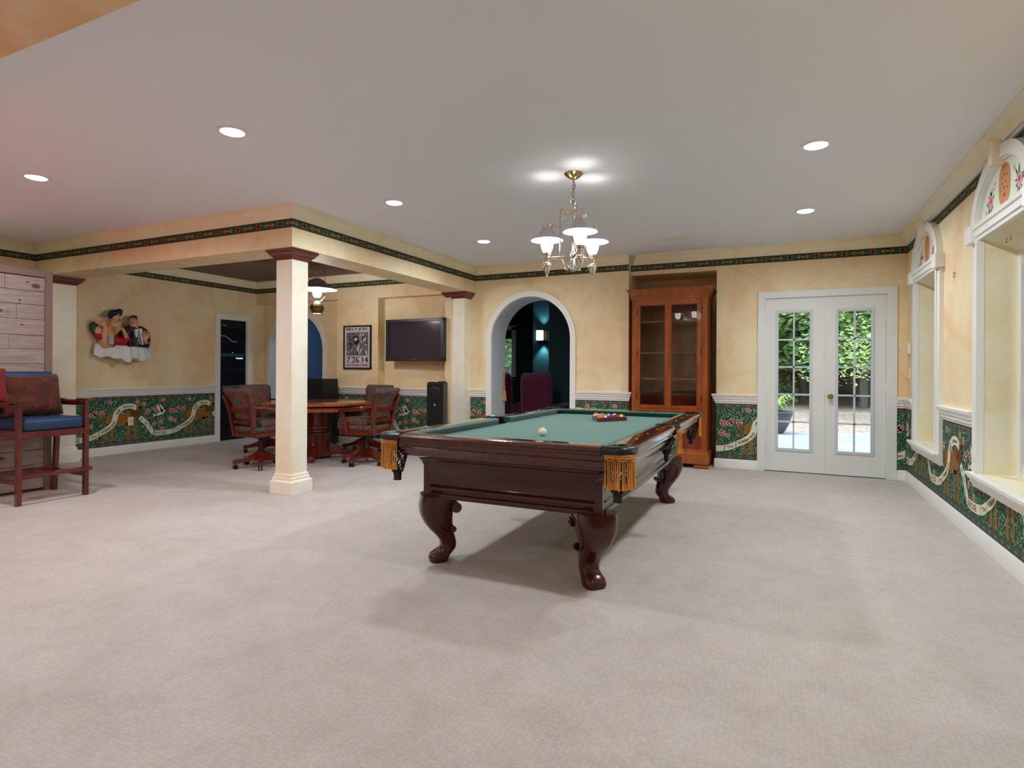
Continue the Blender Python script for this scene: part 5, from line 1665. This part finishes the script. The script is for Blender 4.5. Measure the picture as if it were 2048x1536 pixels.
for x in (-.095, .083): mb.box(x, x+.012, -.12, -.108, -.12, .10, BLACKM)
mb.obj('housing', so, smooth=0)
mb = MB(); mb.box(-.083, .02, -.112, -.02, -.10, .083, mat('sconce_glow', '#ffffff', .5, emit='#fff2e0', es=6)); mb.obj('diffuser', so, smooth=0)
for z, rx in ((.16, 0), (-.17, 1)):
    ld = bpy.data.lights.new('lamp', 'SPOT'); ld.energy = 22 if rx else 12; ld.spot_size = R(90); ld.spot_blend = .6; ld.shadow_soft_size = .03; ld.color = (1, .95, .88)
    lo = bpy.data.objects.new('lamp', ld); col.objects.link(lo); lo.parent = so; lo.location = (.03, -.07, z); lo.rotation_euler = (R(180) if rx == 0 else 0, 0, 0)
for (x, y, l_, wt, c_) in ((-7.1, 8.35, 'added round fill light brightening the blue hallway beyond the far arch', 9, (.85, .93, 1)), (-4.9, 8.7, 'added dim round fill light brightening the theater room', 7, (.8, .9, 1))):  # fill lights added to brighten the hallway and the theater
    tl = empty('added_fill_lamp', (x, y, 2.62), 0, l_, 'ceiling light')
    mb = MB(); mb.lathe([(.07, 0), (.10, 0), (.098, -.006), (.07, -.006)], WHITE, n=24); mb.obj('trim_ring', tl)
    mb = MB(); mb.lathe([(0, -.004), (.07, -.004)], LAMPE, n=24); mb.obj('lens', tl)
    area('lamp', (0, 0, -.012), (0, 0, 0), .13, .13, wt, c_, parent=tl, disk=True)
# theater window with bars
mb = MB()
for (a, b, c, d_) in ((-6.17, -6.12, .98, 2.17), (-5.60, -5.50, .98, 2.17), (-6.17, -5.50, 2.10, 2.20), (-6.17, -5.50, .96, 1.03)): mb.box(a, b, 11.97, 12.06, c, d_, WHITE)
mb.box(-6.13, -5.57, 12.02, 12.04, 1.9, 2.12, BLACKP)
mb.box(-5.87, -5.85, 12.02, 12.05, 1.0, 2.15, WHITE)
for k in range(1, 5): mb.box(-6.15, -5.55, 12.02, 12.05, 1.0+.23*k-.01, 1.0+.23*k+.01, WHITE)
struct(mb.obj('window_3', smooth=0))
# tassel on the arch jamb
tz = empty('tassel', (-3.768, 7.80, 1.12), 0, 'gold tassel hanging on a cord from the inner edge of the arch', 'tassel')
mb = MB(); mb.tube([(-.012, 0, .03), (.0, -.005, -.10), (.006, -.008, -.20)], .004, BRAID, 6); mb.tube([(.012, 0, .03), (.010, -.005, -.10), (.006, -.008, -.20)], .004, BRAID, 6); mb.obj('cord', tz)
mb = MB(); mb.lathe([(0, -.19), (.012, -.195), (.016, -.205), (.010, -.225), (.012, -.235), (.024, -.255), (.026, -.27), (.030, -.33), (.036, -.385), (.037, -.395), (0, -.39)], mat('tassel_gold', '#b98f52', .8, sheen=.3), (.008, -.01, 0), 20); mb.obj('tassel_head', tz)

# ================================================================== ADDED JUKEBOX, stand-in for the unseen red light that tints the beam
jb = empty('red_light_standin', (-5.45, -.75, 0), R(8), 'added wooden cabinet with a glowing red arch, stand-in for an unseen red light behind the camera', 'red_light_standin')
mb = MB(); mb.box(-.42, .42, -.30, .27, 0, 1.30, CHERRYD, .01)
mb.prism([(-.42, 1.30)] + [(-.42*math.cos(PI*k/16), 1.30+.30*math.sin(PI*k/16)) for k in range(1, 16)] + [(.42, 1.30)], 'y', -.30, .27, CHERRYD); mb.obj('cabinet', jb, smooth=30)
NEON = mat('red_glow', '#ff8a80', .4, emit='#ff6a5a', es=6)
mb = MB(); mb.prism([(-.30, 1.0), (.30, 1.0)] + [(.30*math.cos(PI*k/14), 1.22+.26*math.sin(PI*k/14)) for k in range(0, 15)], 'y', .27, .285, NEON); mb.obj('glowing_panel', jb, smooth=0)
mb = MB()
for k in range(5): mb.box(-.30, .30, .27, .285, .25+.12*k, .29+.12*k, BRASS)
mb.obj('grille', jb, smooth=0)
area('lamp', (0, .30, 1.25), (R(90), 0, R(180)), .5, .42, 15, (1.0, .33, .25), parent=jb)

# ================================================================== OUTSIDE
PAT = mat('flagstone', '#7a7f88', .7)
def _fl():
    v = coords(PAT); vo = N(PAT, 'ShaderNodeTexVoronoi'); vo.feature = 'DISTANCE_TO_EDGE'; vo.inputs['Scale'].default_value = 1.3
    L(PAT, v, vo.inputs['Vector']); c = ramp(PAT, vo.outputs['Distance'], [(.0, '#95999f'), (.03, '#6c727b'), (1, '#7a818b')]); L(PAT, c, bsdf(PAT).inputs['Base Color'])
_fl()
GRD = mat('leaf_litter', '#b09c90', .95)
def _gr():
    v = coords(GRD); n = noise(GRD, v, 9, 4, .7); c = ramp(GRD, n, [(.35, '#54473f'), (.55, '#7f7268'), (.7, '#93877c')]); L(GRD, c, bsdf(GRD).inputs['Base Color'])
_gr()
mb = MB(); mb.box(-2.2, 9, 8.3, 13.3, -.10, -.05, PAT); mb.box(-.60, 9, 7.69, 8.3, -.10, -.05, PAT); mb.box(1.62, 9, -4, 7.69, -.10, -.05, PAT); struct(mb.obj('patio', smooth=0))
mb = MB(); mb.box(-30, 40, 13.3, 60, -.12, -.07, GRD); mb.box(9, 40, -20, 13.3, -.12, -.07, GRD); struct(mb.obj('ground', smooth=0))
BARK = mat('bark', '#4b4542', .9)
def leafmat(nm, c1, c2):
    m = bpy.data.materials.new(nm); m.use_nodes = True
    b = bsdf(m); b.inputs['Base Color'].default_value = srgb(c1); b.inputs['Roughness'].default_value = .6
    nt = m.node_tree; tr = nt.nodes.new('ShaderNodeBsdfTranslucent'); tr.inputs['Color'].default_value = srgb(c2)
    mx = nt.nodes.new('ShaderNodeMixShader'); mx.inputs[0].default_value = .5
    nt.links.new(b.outputs[0], mx.inputs[1]); nt.links.new(tr.outputs[0], mx.inputs[2]); nt.links.new(mx.outputs[0], nt.nodes['Material Output'].inputs[0])
    return m
LF = [leafmat('leaf_bright', '#7d9c5e', '#a9c47a'), leafmat('leaf_mid', '#57804c', '#86a862'), leafmat('leaf_deep', '#416a42', '#679456')]
def tree(loc, h, rt, rc, n, seed, lm, label, low=.25):
    rnd = random.Random(seed)
    t = empty('tree', loc, rnd.uniform(0, 6), label, 'tree', 'trees of the wood behind the patio')
    mb = MB(); x = y = 0; path = []; rad = []
    for k in range(7):
        path.append((x, y, h*k/6)); rad.append(rt*(1-.75*k/6)); x += rnd.uniform(-.08, .08); y += rnd.uniform(-.08, .08)
    mb.tube(path, rad, BARK, 8)
    for k in range(6):
        z = h*(low+.1*k); a = rnd.uniform(0, 6.28); l = rc*.8
        mb.tube([(0, 0, z), (l*.5*math.cos(a), l*.5*math.sin(a), z+.3), (l*math.cos(a), l*math.sin(a), z+.5)], [rt*.35, rt*.2, rt*.08], BARK, 6)
    mb.obj('trunk', t)
    mb = MB()
    for k in range(n):
        a = rnd.uniform(0, 6.283); zz = rnd.uniform(low, 1.05); r = rc*math.sqrt(rnd.random())*(1.1-.6*abs(zz-.6))
        c = Vector((r*math.cos(a), r*math.sin(a), h*zz)); s = rnd.uniform(.10, .21)
        d = Vector((rnd.gauss(0, 1), rnd.gauss(0, 1), rnd.gauss(0, .5))).normalized(); e = d.cross(Vector((rnd.gauss(0, 1), rnd.gauss(0, 1), rnd.gauss(0, 1)))).normalized()
        mb.face([c-d*s, c+e*s*.45, c+d*s, c-e*s*.45], lm)
    mb.obj('foliage', t, smooth=0)
    return t
t1 = tree((-1.0, 22.5, -.07), 13, .19, 4.2, 9000, 1, LF[0], 'thick trunked bright green tree seen through the left door past the patio', .22)
t2 = tree((2.6, 23.5, -.07), 11, .14, 3.8, 9000, 2, LF[1], 'slim mid green tree with low branches seen through the right door', .12)
t3 = tree((.8, 26.0, -.07), 12, .16, 4.2, 9000, 3, LF[2], 'dark green tree standing deeper in the wood', .12)
srcs = [t1, t2, t3]
rnd = random.Random(8)
spots = []
for j, yy in enumerate((25.5, 29, 33, 38, 44)):
    for i in range(9 + j):
        spots.append((-15 + (3.6+.25*j)*i + rnd.uniform(-1, 1) + (j % 2)*1.8, yy + rnd.uniform(-1, 1)))
nb = len(spots)
def treename(k):
    kind = ['bright green', 'mid green', 'dark green'][(k*2+1) % 3]
    if k >= nb: return (kind + ' tree growing outside the windowed side wall', kind + ' trees outside the side wall')
    row = ['front', 'second', 'third', 'fourth', 'hindmost'][min(4, [i for i, n_ in enumerate((9, 19, 30, 42, 99)) if k < n_][0])]
    return ('%s tree in the %s row of the wood behind the patio' % (kind, row), '%s trees of the %s row' % (kind, row))
spots += [(11, 8.0), (12, 4.0), (13, 0.0), (15, 6.0), (16, -3), (17, 11), (18, 2)]
for k, (x, y) in enumerate(spots):
    if k < nb and min(math.hypot(x-a_, y-b_) for a_, b_ in ((-1.0, 22.5), (2.6, 23.5), (.8, 26.0))) < 1.2: continue
    dup(srcs[(k*2+1) % 3], (x, y, -.07), rnd.uniform(0, 6.28), *treename(k))
mb = MB()
LIT = mat('forest_floor', '#6b564a', .95)
mb.prism([(24.5, -.10), (60, -.10), (60, 7), (48, 5.0), (36, 2.2), (29, .7), (25.5, .0)], 'x', -40, 45, LIT)
struct(mb.obj('hill', smooth=0))
bush = None
rnd = random.Random(21)
for k, (x, y, s_) in enumerate(((1.5, 17.5, .9), (-2.4, 24, 1.2), (4.2, 24.5, 1.3), (-.4, 25, 1.0), (6.5, 25, 1.2))):
    mb = MB()
    if k == 0:
        # a low hanging bough of a nearer young tree
        mb.tube([(0, 0, 0), (.05, 0, 1.2), (.0, .1, 2.6), (.1, 0, 4)], [.05, .04, .03, .02], BARK, 8)
        tr = empty('young_tree', (x+.9, y, -.07), 0, 'pale green young tree spreading low leaves behind the right door panes', 'tree')
        mb.obj('trunk', tr)
        mb = MB()
        for q in range(1700):
            a = rnd.uniform(0, 6.283); r = 2.1*math.sqrt(rnd.random()); zz = 2.0+.55*rnd.gauss(0, .8)-.18*r
            if zz < .9: zz = .9+rnd.random()*.5
            c = Vector((r*math.cos(a), r*math.sin(a), zz)); s0 = rnd.uniform(.045, .085)
            d = Vector((rnd.gauss(0, 1), rnd.gauss(0, 1), rnd.gauss(0, .3))).normalized(); e = d.cross(Vector((rnd.gauss(0, .4), rnd.gauss(0, .4), 1))).normalized()
            mb.face([c-d*s0, c+e*s0*.5, c+d*s0, c-e*s0*.5], LF[0])
        mb.obj('foliage', tr, smooth=0)
    else:
        for q in range(900):
            a = rnd.uniform(0, 6.283); r = s_*math.sqrt(rnd.random()); zz = abs(rnd.gauss(0, .5))*s_
            c = Vector((x+r*math.cos(a), y+r*math.sin(a), zz)); s0 = rnd.uniform(.05, .12)
            d = Vector((rnd.gauss(0, 1), rnd.gauss(0, 1), rnd.gauss(0, .5))).normalized(); e = d.cross(Vector((rnd.gauss(0, 1), rnd.gauss(0, 1), 1))).normalized()
            mb.face([c-d*s0, c+e*s0*.5, c+d*s0, c-e*s0*.5], LF[1])
        tag(mb.obj('bush', smooth=0), 'low green undergrowth bush at the edge of the wood', 'bush', 'bushes at the edge of the wood')
fp = empty('fern_planter', (-.10, 12.75, -.05), 0, 'dark round planter with a bright fern on the patio outside the left door', 'planter')
mb = MB(); mb.lathe([(0, 0), (.13, 0), (.18, .06), (.25, .20), (.29, .34), (.31, .40), (.33, .41), (.33, .45), (.29, .45), (.28, .40), (0, .40)], mat('pot_dark', '#3a3c42', .4), n=28); mb.obj('pot', fp)
mb = MB(); rnd = random.Random(4)
for k in range(70):
    a = rnd.uniform(0, 6.283); l = rnd.uniform(.18, .42); hh = rnd.uniform(.12, .42); d = Vector((math.cos(a), math.sin(a), 0)); p = Vector((-d.y, d.x, 0))
    pts = [d*l*t + Vector((0, 0, .40+hh*math.sin(t*2.2))) for t in (0, .25, .5, .75, 1)]
    for i, (u_, v_) in enumerate(zip(pts, pts[1:])):
        w_ = .035*(1-i/4.5)
        mb.face([u_-p*w_, u_+p*w_, v_+p*w_*.7, v_-p*w_*.7], LF[0])
mb.obj('fern', fp, smooth=0)
# ================================================================== WALL SCULPTURE (relief couple at a table)
def skin(): return mat('sculpt_skin', '#d9976c', .5)
SK, SK2 = skin(), mat('sculpt_skin_light', '#e6ab84', .5)
SRED = mat('sculpt_red', '#b01420', .4); SNAV = mat('sculpt_navy', '#141a33', .35); SBLK = mat('sculpt_suit', '#1b2129', .45); SWHT = mat('sculpt_white', '#dedfe2', .5)
SHAIR = mat('sculpt_hair', '#3d2216', .5); SGRN = mat('sculpt_green', '#24502c', .5); STIE = mat('sculpt_tie', '#8b93a0', .5); SGLD = mat('sculpt_gold', '#e0bc58', .3)
SX = XL + .10                      # mean plane of the relief
ws = empty('wall_sculpture', (XL, 4.93, 1.66), 0, 'painted relief of a laughing couple at a white clothed table, hung on the plaster', 'wall art')
# local frame: u to the right in the photo (+Y), v up, w out of the wall
def W(u, v, w): return (w, u, v)
def wob(par, name, fn, smooth=60):
    mb = MB(); fn(mb); return mb.obj(name, par, smooth=smooth)
def ell(mb, u, v, w, ru, rv, rw, m, rot=0, n=16):
    T = Matrix.Translation(W(u, v, w)) @ Matrix.Rotation(rot, 4, 'X')
    mb.sphere((0, 0, 0), 1.0, m, n, (rw, ru, rv), M=T)
def limb(mb, P, r, m, n=10):
    Q = catmull([W(*p) for p in P], 5)
    k = len(Q); rr = []
    for i in range(k):
        t = i/(k-1)*(len(r)-1); j = min(int(t), len(r)-2); rr.append(r[j]+(r[j+1]-r[j])*(t-j))
    mb.tube(Q, rr, m, n)
    mb.sphere(Q[0], rr[0], m, 10); mb.sphere(Q[-1], rr[-1], m, 10)
def hand(mb, u, v, w, ang, s, m, spread=.42, curl=0):
    """palm with five separate fingers fanned out around direction ang"""
    c, sn = math.cos(ang), math.sin(ang)
    ell(mb, u, v, w, .030*s, .026*s, .014*s, m, ang)
    for k, (l, o) in enumerate(((.052, -.020), (.062, -.008), (.060, .006), (.048, .018))):
        a = ang + (k-1.5)*spread*.45
        bu, bv = u+c*.022*s-sn*o*s, v+sn*.022*s+c*o*s
        m1 = (bu+math.cos(a)*l*s*.5, bv+math.sin(a)*l*s*.5, w+.008*s)
        limb(mb, [(bu, bv, w), m1, (bu+math.cos(a+curl)*l*s, bv+math.sin(a+curl)*l*s, w+.002)], [.0080*s, .0074*s, .0052*s], m, 7)
    a = ang - 1.25
    limb(mb, [(u-c*.006*s+sn*.014*s, v-sn*.006*s-c*.014*s, w), (u+math.cos(a)*.034*s, v+math.sin(a)*.034*s, w+.006), (u+math.cos(a+.35)*.052*s, v+math.sin(a+.35)*.052*s, w+.006)], [.010*s, .009*s, .006*s], m, 7)
# woman: body turned to the right, head in profile, one hand thrown back, the other on her chest
wm = empty('woman_figure', (0, 0, 0)); wm.parent = ws
def f(mb):
    limb(mb, [(-.20, -.16, .06), (-.205, -.08, .075), (-.19, .02, .08), (-.165, .09, .085)], [.105, .098, .080, .040], SK)          # torso and shoulders
    ell(mb, -.295, .0, .06, .060, .075, .045, SK2, .3)
    limb(mb, [(-.17, .06, .09), (-.150, .13, .10), (-.135, .175, .105)], [.036, .030, .032], SK)                                   # neck
    ell(mb, -.118, .205, .105, .046, .060, .045, SK2, -.25)                                                                        # face
    limb(mb, [(-.090, .205, .115), (-.070, .195, .118), (-.052, .188, .118)], [.014, .012, .008], SK2)                               # nose
    limb(mb, [(-.10, .165, .115), (-.085, .150, .115)], [.020, .015], SK2)                                                          # chin
wob(wm, 'body', f)
def f(mb):
    limb(mb, [(-.24, -.165, .115), (-.265, -.05, .125), (-.255, .03, .125), (-.262, .075, .120)], [.042, .038, .030, .022], SK2)     # raised arm
    hand(mb, -.275, .105, .120, 2.45, 1.15, SK2, .5)
wob(wm, 'arm', f)
def f(mb):
    limb(mb, [(.02, -.09, .14), (-.015, -.02, .15), (-.045, .045, .150), (-.075, .060, .152)], [.030, .027, .021, .018], SK)
    hand(mb, -.105, .045, .155, 3.75, 1.1, SK, .45)
wob(wm, 'arm', f)
def f(mb):
    limb(mb, [(-.33, -.055, .07), (-.27, -.075, .10), (-.20, -.10, .105)], [.036, .040, .040], SRED)
    limb(mb, [(-.17, -.17, .10), (-.14, -.11, .12), (-.07, -.115, .12), (-.03, -.16, .10)], [.060, .062, .058, .05], SRED)
    limb(mb, [(.0, -.13, .13), (.025, -.10, .14), (.035, -.14, .13)], [.045, .050, .040], SRED)
wob(wm, 'dress', f)
def f(mb):
    ell(mb, -.135, .262, .105, .062, .048, .050, SNAV, .3); ell(mb, -.075, .285, .110, .050, .042, .044, SNAV, .5); ell(mb, -.165, .235, .09, .040, .050, .04, SNAV)
    ell(mb, -.065, .255, .110, .026, .040, .03, SNAV, -.4)
    limb(mb, [(-.18, .225, .085), (-.24, .222, .07), (-.275, .228, .06)], [.012, .009, .003], mat('sculpt_ribbon', '#2c6a9c', .5))
wob(wm, 'hair', f)
def f(mb):
    for k in range(12):
        a = 2*PI*k/12; ell(mb, -.155+.016*math.cos(a), .178+.018*math.sin(a), .145, .005, .005, .005, SGLD, n=8)
    ell(mb, -.098, .245, .150, .010, .012, .006, SGLD); limb(mb, [(-.092, .176, .150), (-.075, .168, .150)], [.007, .004], SRED)
    limb(mb, [(-.094, .166, .148), (-.070, .160, .148)], [.006, .003], SRED)
wob(wm, 'jewellery', f)
def f(mb):
    for (u, v) in ((-.100, .222),): ell(mb, u, v, .146, .010, .006, .004, SWHT, n=10); ell(mb, u+.003, v, .150, .003, .004, .002, SBLK, n=8)
    limb(mb, [(-.115, .240, .146), (-.095, .243, .148), (-.085, .236, .146)], [.002, .003, .002], SHAIR)
wob(wm, 'eye', f)
wob(ws, 'chair_back', lambda mb: (ell(mb, -.335, .035, .04, .065, .095, .03, SGRN, .4),))
# man: dark suit, tilted laughing head, hand raised
mn = empty('man_figure', (0, 0, 0)); mn.parent = ws
def f(mb):
    limb(mb, [(.16, .075, .10), (.150, .115, .11), (.140, .15, .11)], [.034, .032, .034], SK)
    ell(mb, .118, .165, .115, .048, .070, .046, SK, .35)
    ell(mb, .100, .118, .125, .034, .034, .035, SK, .3)
    limb(mb, [(.105, .178, .158), (.098, .158, .170), (.094, .148, .166)], [.008, .011, .013], SK2)
    ell(mb, .170, .160, .105, .010, .018, .012, SK)
wob(mn, 'head', f)
def f(mb):
    ell(mb, .105, .112, .158, .026, .011, .006, SWHT, .45)
    for (u, v) in ((.088, .185), (.122, .196)): ell(mb, u, v, .158, .011, .007, .004, SWHT, n=10); ell(mb, u, v, .162, .004, .004, .002, SBLK, n=8); limb(mb, [(u-.014, v+.012, .157), (u, v+.018, .160), (u+.014, v+.014, .157)], [.002, .003, .002], SHAIR)
    limb(mb, [(.078, .104, .156), (.104, .098, .162), (.130, .116, .156)], [.002, .003, .002], SRED)
wob(mn, 'face', f)
def f(mb):
    ell(mb, .127, .208, .092, .055, .050, .045, SHAIR, .35); ell(mb, .118, .234, .118, .046, .020, .030, SHAIR, .28)
    limb(mb, [(.165, .20, .10), (.172, .175, .10)], [.014, .008], SHAIR)
wob(mn, 'hair', f)
def f(mb):
    limb(mb, [(.02, -.12, .06), (.04, .0, .07), (.08, .055, .075), (.17, .06, .08), (.26, .045, .075), (.31, -.02, .07), (.315, -.14, .07)], [.07, .075, .06, .055, .06, .062, .06], SBLK)
    limb(mb, [(.15, -.16, .08), (.16, -.08, .08), (.18, -.0, .075)], [.10, .09, .07], SBLK)
    limb(mb, [(.31, -.15, .10), (.285, -.125, .125), (.265, -.115, .13)], [.045, .036, .030], SBLK)
wob(mn, 'suit', f)
def f(mb):
    mb.prism([(.115, .055), (.20, .075), (.235, -.15), (.135, -.15)], 'x', .10, .158, SWHT)
    mb.prism([(.110, .050), (.155, .062), (.150, .015), (.118, .005)], 'x', .12, .166, SWHT); mb.prism([(.165, .064), (.205, .075), (.215, .030), (.170, .015)], 'x', .12, .166, SWHT)
wob(mn, 'shirt', f, 20)
def f(mb):
    mb.prism([(.148, .040), (.172, .044), (.166, .015), (.152, .013)], 'x', .15, .176, STIE)
    mb.prism([(.152, .014), (.166, .014), (.200, -.13), (.160, -.15), (.145, -.10)], 'x', .15, .172, STIE)
    for k in range(7): mb.prism([(.148+.003*k, -.005-.020*k), (.176+.004*k, .002-.020*k), (.177+.004*k, -.006-.020*k), (.149+.003*k, -.013-.020*k)], 'x', .17, .1735, SBLK)
wob(mn, 'tie', f, 20)
def f(mb):
    limb(mb, [(.270, -.118, .145), (.262, -.085, .150)], [.024, .022], SK)
    hand(mb, .255, -.055, .155, 1.45, 1.25, SK2, .6)
wob(mn, 'hand', f)
# table with a rippled white cloth
def f(mb):
    top = [(-.315, -.155), (-.30, -.125), (-.10, -.118), (.12, -.122), (.36, -.150), (.395, -.178)]
    n = 48; rows = []
    for j, (dv, dw) in enumerate(((0, 0), (-.012, .004), (-.06, .008), (-.12, .014), (-.165, .02))):
        row = []
        for k in range(n+1):
            t = k/n; u = -.345+.76*t
            depth = .030+.165*math.sin(PI*min(1, max(0, t)))**.8
            rip = (.006+.010*(j/4))*math.sin(t*44)+(.008*(j/4))*math.sin(t*17+1)
            hem = 1.0+.10*math.sin(t*19)+.09*math.sin(t*31)
            drop = dv*hem*(.60+.55*math.sin(PI*min(1, t*.85+.12)))
            base = -.165-.035*t
            row.append(W(u-.02*(j/4)*(1-2*t), base+drop, depth+dw+(rip if j else 0)))
        rows.append(row)
    t_ = bmesh.new(); V = [[t_.verts.new(p) for p in r] for r in rows]
    for a, b in zip(V, V[1:]):
        for k in range(n): t_.faces.new((a[k], a[k+1], b[k+1], b[k]))
    bk_ = [t_.verts.new(W(-.345+.76*k/n, -.135-.035*k/n, .01)) for k in range(n+1)]
    for k in range(n): t_.faces.new((V[0][k+1], V[0][k], bk_[k], bk_[k+1]))
    bt = [t_.verts.new((.006, v.co.y, v.co.z+.02)) for v in V[-1]]
    for k in range(n): t_.faces.new((V[-1][k+1], bt[k+1], bt[k], V[-1][k]))
    bmesh.ops.recalc_face_normals(t_, faces=t_.faces[:])
    mb.merge(t_, SWHT)
wob(ws, 'tablecloth', f, 70)
def f(mb):
    T = Matrix.Translation(W(-.215, -.165, .185)); mb.lathe([(0, 0), (.030, 0), (.036, .02), (.030, .035), (.032, .11), (.028, .11), (.026, .04), (0, .035)], mat('sculpt_glass', '#a9b4c0', .1), n=16, M=T)
wob(ws, 'tumbler', f)
def f(mb):
    T = Matrix.Translation(W(.02, -.185, .20)); mb.lathe([(0, 0), (.024, 0), (.022, .05), (.026, .085), (.020, .085), (0, .06)], mat('sculpt_dark_glass', '#2a1c16', .15), n=16, M=T)
wob(ws, 'dark_glass', f)
def f(mb):
    T = Matrix.Translation(W(.325, -.205, .13)); mb.lathe([(0, 0), (.024, .002), (.004, .008), (.004, .055), (.040, .085), (.040, .088), (0, .062)], mat('sculpt_glass', '#a9b4c0', .1), n=16, M=T)
wob(ws, 'cocktail_glass', f)
